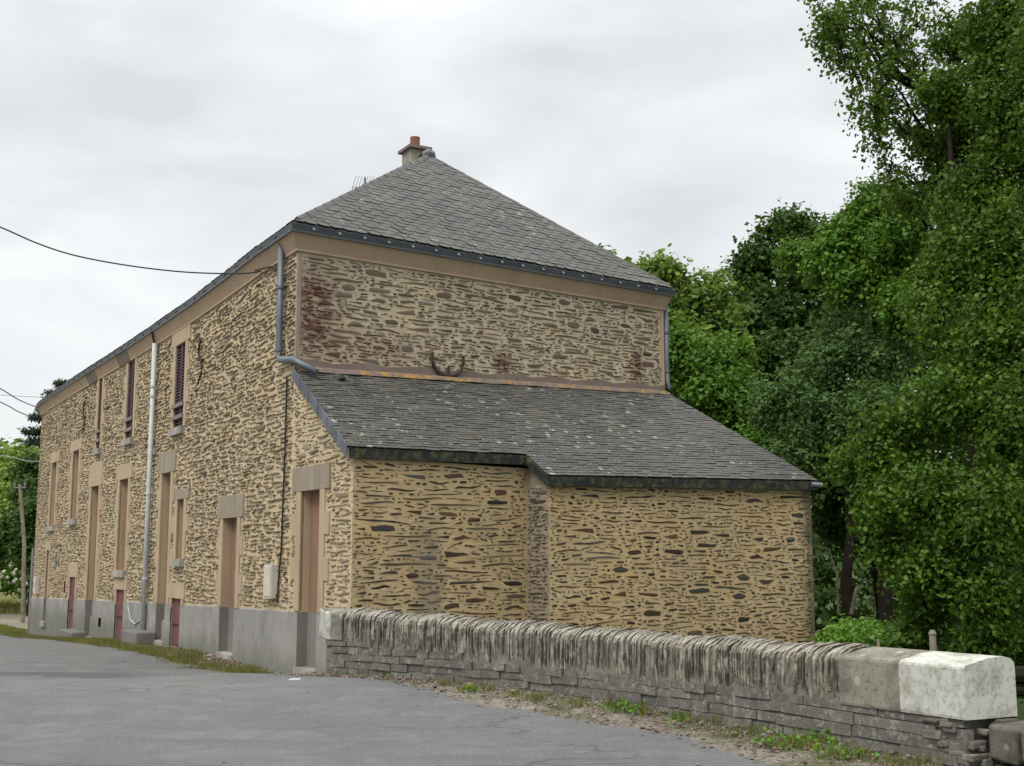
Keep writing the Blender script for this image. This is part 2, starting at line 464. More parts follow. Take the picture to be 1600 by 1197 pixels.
# ------------------------------------------------------------------ object helpers
def empty(name, loc=(0, 0, 0), label=None, cat=None, group=None):
    o = bpy.data.objects.new(name, None)
    C.objects.link(o)
    o.location = loc
    if label: o['label'] = label
    if cat: o['category'] = cat
    if group: o['group'] = group
    return o
def attach(o, parent):
    if parent is not None:
        o.parent = parent
        # only a thing's root carries a location; its parts keep world coordinates
        if parent.parent is None:
            o.matrix_parent_inverse = Matrix.Translation(-parent.location)
def link(name, me, mat, parent=None, kind=None, label=None, cat=None, group=None, smooth=False):
    if mat is not None:
        me.materials.append(mat)
    o = bpy.data.objects.new(name, me)
    C.objects.link(o)
    attach(o, parent)
    if kind: o['kind'] = kind
    if label: o['label'] = label
    if cat: o['category'] = cat
    if group: o['group'] = group
    if smooth:
        me.polygons.foreach_set('use_smooth', [True] * len(me.polygons))
    return o
def np_mesh(name, verts, loops, counts):
    """mesh straight from arrays: verts (n,3), flat loop indices, verts per face"""
    me = bpy.data.meshes.new(name)
    me.vertices.add(len(verts))
    me.vertices.foreach_set('co', np.asarray(verts, np.float32).ravel())
    me.loops.add(len(loops))
    me.loops.foreach_set('vertex_index', np.asarray(loops, np.int32))
    counts = np.asarray(counts, np.int32)
    me.polygons.add(len(counts))
    st = np.zeros(len(counts), np.int32)
    st[1:] = np.cumsum(counts)[:-1]
    me.polygons.foreach_set('loop_start', st)
    me.update(calc_edges=True)
    return me
class MB:
    def __init__(s):
        s.v, s.f = [], []
    def add(s, vs, fs):
        b = len(s.v)
        s.v += [tuple(map(float, q)) for q in vs]
        s.f += [tuple(b + i for i in q) for q in fs]
        return s
    def quad(s, a, b, c, d):
        return s.add([a, b, c, d], [(0, 1, 2, 3)])
    def hexa(s, p):      # 8 points: bottom 4, top 4
        return s.add(p, [(3, 2, 1, 0), (4, 5, 6, 7), (0, 1, 5, 4), (1, 2, 6, 5), (2, 3, 7, 6), (3, 0, 4, 7)])
    def box(s, c, ex, ey, ez):
        c, ex, ey, ez = map(np.asarray, (c, ex, ey, ez))
        p = [c - ex - ey - ez, c + ex - ey - ez, c + ex + ey - ez, c - ex + ey - ez,
             c - ex - ey + ez, c + ex - ey + ez, c + ex + ey + ez, c - ex + ey + ez]
        return s.hexa(p)
    def tube(s, pts, rad, n=8, cap=True):
        pts = [np.asarray(p, float) for p in pts]
        if not hasattr(rad, '__len__'):
            rad = [rad] * len(pts)
        rings = []
        for i, p in enumerate(pts):
            a = pts[max(i - 1, 0)]; b = pts[min(i + 1, len(pts) - 1)]
            t = b - a
            t /= (np.linalg.norm(t) + 1e-9)
            ref = V(0, 0, 1) if abs(t[2]) < .9 else V(1, 0, 0)
            u = np.cross(t, ref); u /= np.linalg.norm(u)
            w_ = np.cross(t, u)
            rings.append([p + rad[i] * (math.cos(2 * math.pi * k / n) * u + math.sin(2 * math.pi * k / n) * w_) for k in range(n)])
        vs = [q for r_ in rings for q in r_]
        fs = []
        for i in range(len(pts) - 1):
            for k in range(n):
                a, b = i * n + k, i * n + (k + 1) % n
                fs.append((a, b, b + n, a + n))
        if cap:
            fs.append(tuple(range(n))[::-1])
            fs.append(tuple((len(pts) - 1) * n + k for k in range(n)))
        return s.add(vs, fs)
    def mesh(s, name):
        me = bpy.data.meshes.new(name)
        me.from_pydata(s.v, [], s.f)
        me.update()
        return me
    def build(s, name, mat, parent=None, **k):
        return link(name, s.mesh(name), mat, parent, **k)

# ------------------------------------------------------------------ survey points
zE = 6.30                                   # gutter height
GUT = [(58.5, 634), (72.6, 622), (105, 599.5), (150.8, 571), (200.7, 539.7), (247.6, 508), (293.5, 476), (348.7, 432), (394.6, 395), (455, 354)]
gut = np.array([at_z(a, b, zE)[:2] for a, b in GUT])
tt = np.linspace(0, 1, len(gut))
fy = np.polyfit(gut[:, 1], gut[:, 0], 3)
gut[:, 0] = .35 * gut[:, 0] + .65 * np.polyval(fy, gut[:, 1])
gut[-1] = at_z(455, 354, zE)[:2]
G1 = at_z(1050, 458, zE)[:2]
OV = 0.16
nin = V(.868, .496)
wallF = gut + nin * OV
C0 = V(-3.09, 17.27)
wallF[-1] = C0
C1 = V(2.70, 21.55)
D2 = (C1 - C0) / np.linalg.norm(C1 - C0)
RID = V(-.50, .866)
L0 = V(-1.99, 15.37)
J0 = V(.22, 17.01)
J1 = V(.50, 16.53)
R0 = V(4.53, 18.66)
ZT0, ZT1 = 4.27, 4.50                        # where the annex roof meets the house

class Wall:
    """vertical wall over a plan polyline; s runs to the right seen from outside, z up"""
    def __init__(s, pts):
        s.p = [np.asarray(q, float) for q in pts]
        s.l = [0.0]
        for a, b in zip(s.p, s.p[1:]):
            s.l.append(s.l[-1] + np.linalg.norm(b - a))
        s.len = s.l[-1]
    def frame(s, x):
        i = min(max(int(np.searchsorted(s.l, x, side='right')) - 1, 0), len(s.p) - 2)
        d = s.p[i + 1] - s.p[i]
        d = d / np.linalg.norm(d)
        q = s.p[i] + d * (x - s.l[i])
        return q, d, V(d[1], -d[0])          # point, tangent, outward
    def pt(s, x, z, d=0.0):
        q, t, o = s.frame(x)
        q = q + o * d
        return V(q[0], q[1], z)
    def hit(s, px, py):
        r = ray(px, py)
        best = None
        for i in range(len(s.p) - 1):
            a, b = s.p[i], s.p[i + 1]
            d = b - a
            A = np.array([[r[0], -d[0]], [r[1], -d[1]]])
            try:
                k, u = np.linalg.solve(A, a)
            except np.linalg.LinAlgError:
                continue
            lo = -1e-6 if i else -5
            hi = 1 + 1e-6 if i < len(s.p) - 2 else 6
            if k > 0 and lo <= u <= hi:
                dist = 0 if 0 <= u <= 1 else min(abs(u), abs(u - 1))
                if best is None or dist < best[0]:
                    best = (dist, s.l[i] + u * np.linalg.norm(d), CZ + k * r[2])
        return best[1], best[2]
    def sheet(s, mb, z0, z1, holes=(), d=0.0, s0=0.0, s1=None, brk=()):
        s1 = s.len if s1 is None else s1
        f0 = z0 if callable(z0) else (lambda x: z0)
        f1 = z1 if callable(z1) else (lambda x: z1)
        ss = sorted({round(q, 5) for q in [s0, s1] + [a for a in s.l if s0 < a < s1] + [b for b in brk if s0 < b < s1] + [e for h in holes for e in h[:2] if s0 < e < s1]})
        for a, b in zip(ss, ss[1:]):
            m = (a + b) / 2
            hs = sorted([h for h in holes if h[0] <= m <= h[1]], key=lambda h: h[2])
            za, zb = f0(a), f0(b)
            e = 1e-5
            for h in hs + [None]:
                ta, tb = (min(h[2], f1(a)), min(h[2], f1(b))) if h else (f1(a), f1(b))
                if ta > za + e or tb > zb + e:
                    P = lambda x, z_: s.pt(x, z_, d)
                    # keep each sheet piece on one segment
                    A0, A1 = s.pt(a + e, min(za, ta), d), s.pt(b - e, min(zb, tb), d)
                    B1, B0 = s.pt(b - e, tb, d), s.pt(a + e, ta, d)
                    mb.quad(A0, A1, B1, B0)
                if h:
                    za = max(za, h[3]); zb = max(zb, h[3])
        return mb
    def slab(s, mb, a, b, z0, z1, d0, d1):
        """solid piece standing between depths d0 (in) and d1 (out); z may be pairs (left, right)"""
        za = z0 if hasattr(z0, '__len__') else (z0, z0)
        zb = z1 if hasattr(z1, '__len__') else (z1, z1)
        mb.hexa([s.pt(a, za[0], d1), s.pt(b, za[1], d1), s.pt(b, za[1], d0), s.pt(a, za[0], d0),
                 s.pt(a, zb[0], d1), s.pt(b, zb[1], d1), s.pt(b, zb[1], d0), s.pt(a, zb[0], d0)])
        return mb

def offset_poly(pts, d, closed=True):
    """shift a plan path outwards (to the right of travel) by d, mitred"""
    out = []
    n_ = len(pts)
    for i in range(n_):
        if closed:
            a, b, c = pts[i - 1], pts[i], pts[(i + 1) % n_]
        else:
            a, b, c = pts[max(i - 1, 0)], pts[i], pts[min(i + 1, n_ - 1)]
        def nrm(p, q):
            t = q - p
            L = np.linalg.norm(t)
            return None if L < 1e-9 else V(t[1], -t[0]) / L
        n1, n2 = nrm(a, b), nrm(b, c)
        if n1 is None: n1 = n2
        if n2 is None: n2 = n1
        m = n1 + n2
        m /= np.linalg.norm(m)
        out.append(b + m * d / max(.35, float(m @ n1)))
    return out
def sweep(mb, pts, prof, closed=False, zf=None):
    """prof: closed list of (out, z) ; follows a plan path"""
    rings = [offset_poly(pts, o, closed) for o, _ in prof]
    n_, k = len(pts), len(prof)
    vs = []
    for i in range(n_):
        for j in range(k):
            dz = zf(i) if zf else 0.0
            vs.append((rings[j][i][0], rings[j][i][1], prof[j][1] + dz))
    fs = []
    for i in range(n_ if closed else n_ - 1):
        i2 = (i + 1) % n_
        for j in range(k):
            j2 = (j + 1) % k
            fs.append((i * k + j, i2 * k + j, i2 * k + j2, i * k + j2))
    if not closed:
        fs.append(tuple(range(k))[::-1])
        fs.append(tuple((n_ - 1) * k + j for j in range(k)))
    mb.add(vs, fs)
    return mb

# ------------------------------------------------------------------ stones
def unit_stone(r, kind):
    """irregular flat rubble stone in a unit cell, front face towards -y"""
    if kind == 'slab':
        base = [(-.5, -.30), (-.42, .34), (-.12, .46), (.22, .36), (.48, .28), (.44, -.28), (.2, -.46), (-.25, -.38)]
    elif kind == 'wedge':
        base = [(-.5, -.02), (-.2, .28), (.15, .42), (.46, .46), (.5, -.38), (.1, -.30), (-.25, -.2)]
    elif kind == 'lump':
        base = [(-.46, -.1), (-.36, .34), (-.02, .5), (.34, .40), (.48, .02), (.30, -.42), (-.1, -.5), (-.38, -.36)]
    elif kind == 'wavy':
        m_ = 6; ph = r.uniform(0, 6.28); am = r.uniform(.08, .26)
        up_, dn = [], []
        for k in range(m_ + 1):
            x = -.5 + k / m_
            c_ = am * math.sin(ph + x * r.uniform(5, 8))
            t = (.10 if k in (0, m_) else r.uniform(.16, .34))
            up_.append((x + r.uniform(-.02, .02), c_ + t)); dn.append((x + r.uniform(-.02, .02), c_ - t * r.uniform(.6, 1.1)))
        base = up_ + dn[::-1]
        base = [(x, z_ * .95) for x, z_ in base]
    else:
        base = [(-.5, .12), (-.22, .36), (.08, .22), (.5, .30), (.28, -.06), (.10, -.42), (-.20, -.30), (-.36, -.12)]
    if r.random() < .5: base = [(-x, z_) for x, z_ in base][::-1]
    if r.random() < .5: base = [(x, -z_) for x, z_ in base][::-1]
    j = .0 if kind == 'wavy' else 1
    o = [(x + j * r.uniform(-.06, .06), z_ + j * r.uniform(-.12, .12)) for x, z_ in base]
    n_ = len(o)
    t1, t2 = r.uniform(-.35, .35), r.uniform(-.3, .3)
    vs = [(x, 1.0, z_) for x, z_ in o] + [(x * .95, -.75 + t1 * x + t2 * z_, z_ * .88) for x, z_ in o]
    fs = [(k, (k + 1) % n_, n_ + (k + 1) % n_, n_ + k) for k in range(n_)]
    if kind == 'wavy':
        h_ = n_ // 2
        fs += [(n_ + k, n_ + k + 1, n_ + n_ - 2 - k, n_ + n_ - 1 - k) for k in range(h_ - 1)]
    else:
        vs.append((r.uniform(-.1, .1), -1.0, r.uniform(-.1, .1)))
        fs += [(n_ + k, n_ + (k + 1) % n_, 2 * n_) for k in range(n_)]
    return vs, fs
rs = random.Random(3)
STONES = [unit_stone(rs, k) for k in ['wavy'] * 22 + ['wedge'] * 10 + ['slab'] * 14 + ['shard'] * 8 + ['lump'] * 12]
def pick_stone(r, asp):
    if asp > 7: return r.randrange(0, 24)
    if asp > 4: return r.randrange(8, 48)
    if asp > 2.2: return r.randrange(24, 58)
    return r.randrange(36, 66)
STONE_ME = {}
def stone_mesh(i, mat):
    key = (i, mat.name)
    if key not in STONE_ME:
        me = bpy.data.meshes.new('stone')
        me.from_pydata(STONES[i][0], [], STONES[i][1])
        me.materials.append(mat)
        STONE_ME[key] = me
    return STONE_ME[key]

def pack(width, z0, z1, blocked, stages, seed, res=.01):
    """drop stones of falling size where there is room; returns (s, z, length, height)"""
    r = np.random.default_rng(seed)
    nx, nz_ = int(width / res), int((z1 - z0) / res)
    mask = np.zeros((nz_ + 2, nx + 2), bool)
    for j in range(nx):
        pass
    for (a, b, c, d) in blocked:
        i0, i1 = max(0, int((a) / res)), min(nx, int(b / res) + 1)
        k0, k1 = max(0, int((c - z0) / res)), min(nz_, int((d - z0) / res) + 1)
        if i1 > i0 and k1 > k0:
            mask[k0:k1, i0:i1] = True
    out = []
    for (cnt, l0, l1, h0, h1, gap) in stages:
        tries = int(cnt * width * (z1 - z0))
        cx = r.uniform(0, width, tries); cz_ = r.uniform(z0, z1, tries)
        Ls = r.uniform(l0, l1, tries); hs = r.uniform(h0, h1, tries)
        for x, z_, L, h in zip(cx, cz_, Ls, hs):
            i0 = int((x - L * .5 - gap) / res); i1 = int((x + L * .5 + gap) / res) + 1
            k0 = int((z_ - z0 - h * .5 - gap * .6) / res); k1 = int((z_ - z0 + h * .5 + gap * .6) / res) + 1
            if i0 < 0 or k0 < 0 or i1 >= nx or k1 >= nz_:
                continue
            if mask[k0:k1, i0:i1].any():
                continue
            mask[int((z_ - z0 - h * .5) / res):int((z_ - z0 + h * .5) / res) + 1, int((x - L * .5) / res):int((x + L * .5) / res) + 1] = True
            out.append((x, z_, L, h))
    return out
def lay_stones(wall, stones, mat, parent, budget, proud, seed, sink=.02):
    r = random.Random(seed)
    rec = []
    for (x, z_, L, h) in stones:
        q, t, o = wall.frame(x)
        ang = r.gauss(0, .04 if L > .2 else .13)
        T = V(t[0], t[1], 0); U = V(0, 0, 1)
        T2 = T * math.cos(ang) + U * math.sin(ang)
        U2 = -T * math.sin(ang) + U * math.cos(ang)
        I = V(-o[0], -o[1], 0)
        th = proud * r.uniform(.5, 1.5)
        mid = V(q[0], q[1], z_) + I * (sink - th) * .5
        half = (sink + th) * .5
        # apparent length on the picture
        view = mid / np.linalg.norm(mid)
        fore = abs(np.cross(T, view)).max() if False else math.sqrt(max(0.0, 1 - float(T @ view) ** 2))
        rec.append((L * fore / mid[1] * math.sqrt(h), mid, T2 * L, I * half, U2 * h, pick_stone(r, L / h)))
    rec.sort(key=lambda a: -a[0])
    for (_, mid, ex, ey, ez, k) in rec[:budget]:
        ob = bpy.data.objects.new('stone', stone_mesh(k, mat))
        C.objects.link(ob)
        m = Matrix(((ex[0], ey[0], ez[0], mid[0]), (ex[1], ey[1], ez[1], mid[1]), (ex[2], ey[2], ez[2], mid[2]), (0, 0, 0, 1)))
        attach(ob, parent)
        ob.matrix_basis = m
    vs, lp, ct, base = [], [], [], 0
    for (_, mid, ex, ey, ez, k) in rec[budget:]:
        uv, uf = STONES[k]
        a = np.array(uv)
        vs.append(a[:, :1] * ex + a[:, 1:2] * ey + a[:, 2:] * ez + mid)
        for f_ in uf:
            lp.extend(base + i for i in f_); ct.append(len(f_))
        base += len(uv)
    if vs:
        link('small_stones', np_mesh('small_stones', np.vstack(vs), lp, ct), mat, parent, kind='stuff')

# ------------------------------------------------------------------ ground
PAR = [(509, 1052, .30), (597, 1057, .30), (705, 1068, .28), (840, 1087, .25), (951, 1103, .22), (1040, 1117, .205), (1135, 1130, .20), (1229, 1149, .20), (1325, 1167, .20), (1420, 1183, .20), (1526, 1200, .20)]
par = np.array([at_z(a, b, c)[:2] for a, b, c in PAR])
tq = np.r_[0, np.cumsum(np.linalg.norm(np.diff(par, axis=0), axis=1))]
px_f, py_f = np.polyfit(tq, par[:, 0], 3), np.polyfit(tq, par[:, 1], 3)
tn = np.linspace(0, tq[-1], 16)
par = np.stack([np.polyval(px_f, tn), np.polyval(py_f, tn)], 1)
print('PAR', par[0], par[-1])
_q = [wallF[0] + V(-3, 36), *[q + nin * .5 for q in wallF[:-1]], C0 + nin * .45]
parline = np.vstack([_q, par, [(3.25, 7.6), (3.9, 6.2), (5.2, 4.0), (9.0, -2.0), (20., -12.)]])
def par_sd(x, y):
    """signed distance to the parapet's road face, positive behind it"""
    P = np.stack([np.asarray(x, float), np.asarray(y, float)], -1)
    best = np.full(P.shape[:-1], 1e9); sg = np.ones(P.shape[:-1])
    for a, b in zip(parline, parline[1:]):
        d = b - a; L2 = d @ d
        u = np.clip(((P - a) @ d) / L2, 0, 1)
        q = a + u[..., None] * d
        ds = np.linalg.norm(P - q, axis=-1)
        cr_ = d[0] * (P[..., 1] - a[1]) - d[1] * (P[..., 0] - a[0])
        m = ds < best
        best = np.where(m, ds, best); sg = np.where(m, np.sign(cr_), sg)
    return best * sg
def gz(x, y, behind=True):
    x = np.asarray(x, float); y = np.asarray(y, float)
    z_ = .20 + .10 * sstep(10.5, 13.0, y) - .28 * sstep(14.0, 17.0, y) - .80 * sstep(20, 41, y) - .25 * sstep(40, 70, y)
    z_ = z_ + .012 * np.sin(x * .7 + y * .5)
    if behind:
        d = par_sd(x, y)
        z_ = z_ - .75 * sstep(.12, .42, d) * (1 - sstep(19, 26, y) * (x < -3))
    z_ = z_ + .09 * np.maximum(0, y - 62) * .5
    return z_
def on_ground(px, py):
    r = ray(px, py)
    k = 2.0
    for _ in range(60):
        P = r * k
        h = CZ + P[2] - float(gz(P[0], P[1], False))
        k += h / max(.02, -r[2]) * .7
        k = min(max(k, .5), 200)
    P = r * k
    return V(P[0], P[1], float(gz(P[0], P[1], False)))
def grid_sheet(name, xs, ys_, zf, mat, keep=None, **k):
    X, Y = np.meshgrid(xs, ys_)
    Z = zf(X, Y)
    nx, ny = len(xs), len(ys_)
    vs_ = np.stack([X, Y, Z], -1).reshape(-1, 3)
    i = np.arange(nx - 1)[None, :] + nx * np.arange(ny - 1)[:, None]
    q = np.stack([i, i + 1, i + 1 + nx, i + nx], -1).reshape(-1, 4)
    if keep is not None:
        cen = vs_[q].mean(1)
        q = q[keep(cen[:, 0], cen[:, 1])]
    return link(name, np_mesh(name, vs_, q.ravel(), [4] * len(q)), mat, smooth=True, **k)
xs = np.unique(np.concatenate([np.linspace(-400, -40, 19), np.arange(-40, -12, 1.0), np.arange(-12, 12, .2), np.arange(12, 40, 1.0), np.linspace(40, 400, 19)]))
ys_ = np.unique(np.concatenate([np.linspace(-60, -2, 15), np.arange(-2, 30, .2), np.arange(30, 70, .5), np.linspace(70, 900, 25)]))
grid_sheet('ground', xs, ys_, lambda x, y: gz(x, y) - .012, M['dirt'], keep=lambda x, y: (y < 58) & (par_sd(x, y) < .25), kind='structure')
grid_sheet('garden_ground', xs, ys_, lambda x, y: gz(x, y) - .02, M['soil'], keep=lambda x, y: (par_sd(x, y) >= .2) & (y <= 58), kind='structure')
grid_sheet('meadow', xs, ys_, lambda x, y: gz(x, y) - .016, M['meadow'], keep=lambda x, y: (y > 56) & (x < -8), kind='structure')
grid_sheet('wood_floor', xs, ys_, lambda x, y: gz(x, y) - .020, M['soil'], keep=lambda x, y: (y > 57.5) & (x >= -10), kind='structure')
# road
EDGE = [(480, 1058), (359, 1052), (297, 1040), (200, 1016), (119, 1005), (50, 997), (0, 991)]
EDGE2 = [(560, 1061), (624, 1065), (690, 1086), (784, 1108), (820, 1112), (1004, 1139), (1135, 1171), (1180, 1190)]
edge = [on_ground(*q)[:2] for q in EDGE2[::-1] + EDGE]
edge = [V(3.4, -4), V(2.6, 4.0)] + edge + [V(-20.5, 46), V(-24, 52)]
edge = np.array(sorted(edge, key=lambda q: q[1]))
def edge_x(y):
    y = np.asarray(y, float)
    return np.interp(y, edge[:, 1], edge[:, 0]) + .05 * np.sin(y * 5.1) + .035 * np.sin(y * 13.7 + 1) + .02 * np.sin(y * 31.)
ry = np.unique(np.concatenate([np.linspace(-40, 4, 23), np.arange(4, 24, .08), np.arange(24, 47, .4)]))
us = np.concatenate([[-60, -30, -20, -14], np.arange(-10, -.4, .4), [-.3, -.15, 0]])
U, Y = np.meshgrid(us, ry)
X = edge_x(Y) + U
Z = gz(X, Y, False) + .006 + .03 * sstep(0, .5, -U) - .002
vv = np.stack([X, Y, Z], -1).reshape(-1, 3)
nx, ny = len(us), len(ry)
ii = np.arange(nx - 1)[None, :] + nx * np.arange(ny - 1)[:, None]
qq = np.stack([ii, ii + 1, ii + 1 + nx, ii + nx], -1).reshape(-1, 4)
link('road', np_mesh('road', vv, qq.ravel(), [4] * len(qq)), M['asphalt'], kind='structure', smooth=True)

# ------------------------------------------------------------------ the house
house = empty('stone_house', (C0[0], C0[1], 0), 'long two storey rubble stone house with slate hip roof and bricked up openings', 'house')
FW = Wall(list(wallF))                       # street front
SW = Wall([C0, C1])                          # side wall above the annex
NW = Wall([wallF[0] + V(.806, .592) * 7.4, wallF[0]])
zTop = 6.02                                  # underside of the cornice
PL = [(58, 935), (100, 936.5), (140, 938.5), (156, 939), (250, 944), (320, 948), (372, 951), (435, 955)]
pls = np.array([FW.hit(a, b) for a, b in PL])
def zpl(x):
    return float(np.interp(x, pls[:, 0], pls[:, 1]))
def hole(W, xl, xr, yt, yb, yref='r'):
    """opening from its picture corners: left x, right x, top y at the right edge, bottom y at the right edge"""
    s0, _ = W.hit(xl, (yt + yb) / 2)
    s1, zt = W.hit(xr, yt)
    _, zb = W.hit(xr, yb)
    return s0, s1, zb, zt

front = []      # name, hole, kind, lintel height, sill, label
def H(*a): return hole(FW, *a)
front.append(('doorway', H(347, 372.5, 808, 1022), 'door', .36))
front.append(('doorway', H(249.5, 268.5, 737, 1002), 'door', .42))
front.append(('doorway', H(138.5, 156, 758, 990), 'door', .55))
front.append(('window', H(277, 289, 779, 873), 'win', .18))
front.append(('window', H(185.4, 202, 747, 892), 'win', .33))
front.append(('window', H(113, 125, 702, 810), 'win', .28))
front.append(('window', H(80, 90, 721, 821), 'win', .28))
front.append(('cellar_window', H(71, 78, 860, 973), 'cellar', .25))
front.append(('shutter_window', H(274.6, 292, 524, 664), 'shut', .30))
front.append(('shutter_window', H(199.6, 212.7, 560, 682), 'shut', 0))
front.append(('shutter_window', H(154, 162, 587, 699), 'shut', 0))
front.append(('cellar_door', H(268, 284, 936, 1013), 'red', .28))
front.append(('cellar_door', H(181, 195.5, 922, 1001), 'red', .30))
front.append(('cellar_door', H(108, 119, 902, 984), 'red', .35))
fix = []
for nm, h, kd, lh in front:
    h = list(h)
    if kd in ('red', 'door'):
        h[2] = min(h[2], float(gz(*FW.pt((h[0] + h[1]) / 2, 0)[:2], False)) + (.08 if kd == 'door' else 0.02))
    if kd == 'shut':
        h[3] = min(h[3], zTop - .002 - lh)
    fix.append((nm, tuple(h), kd, lh))
front = fix
slit = H(99.4, 103, 908, 927)
vent = H(155.5, 160, 966, 980)
holes = [h for _, h, _, _ in front] + [slit, vent]
mb = MB()
FW.sheet(mb, -1.6, zTop, holes)
fwall = mb.build('front_wall', M['mortar_front'], house)
mb = MB()
SW.sheet(mb, -1.0, zTop)
swall = mb.build('side_wall', M['mortar_side'], house)
back = [C1, C1 + (wallF[0] + V(.806, .592) * 7.4 - C1), wallF[0]]
mb = MB()
Wall(back).sheet(mb, -1.6, zTop)
mb.build('rear_wall', M['mortar_front'], house)
# plinth, 3 cm proud
mb = MB()
FW.sheet(mb, -1.6, zpl, holes, d=.03, brk=list(np.arange(0, FW.len, 1.0)))
for x0, x1 in zip(np.arange(0, FW.len, .5), np.arange(.5, FW.len + .5, .5)):
    x1 = min(x1, FW.len)
    m_ = (x0 + x1) / 2
    if not any(h[0] < x1 and h[1] > x0 and h[3] > zpl(m_) > h[2] for h in holes):
        mb.quad(FW.pt(x0, zpl(x0), .03), FW.pt(x1, zpl(x1), .03), FW.pt(x1, zpl(x1) + .02, -.002), FW.pt(x0, zpl(x0) + .02, -.002))
plinth = mb.build('plinth', M['plinth'], house)

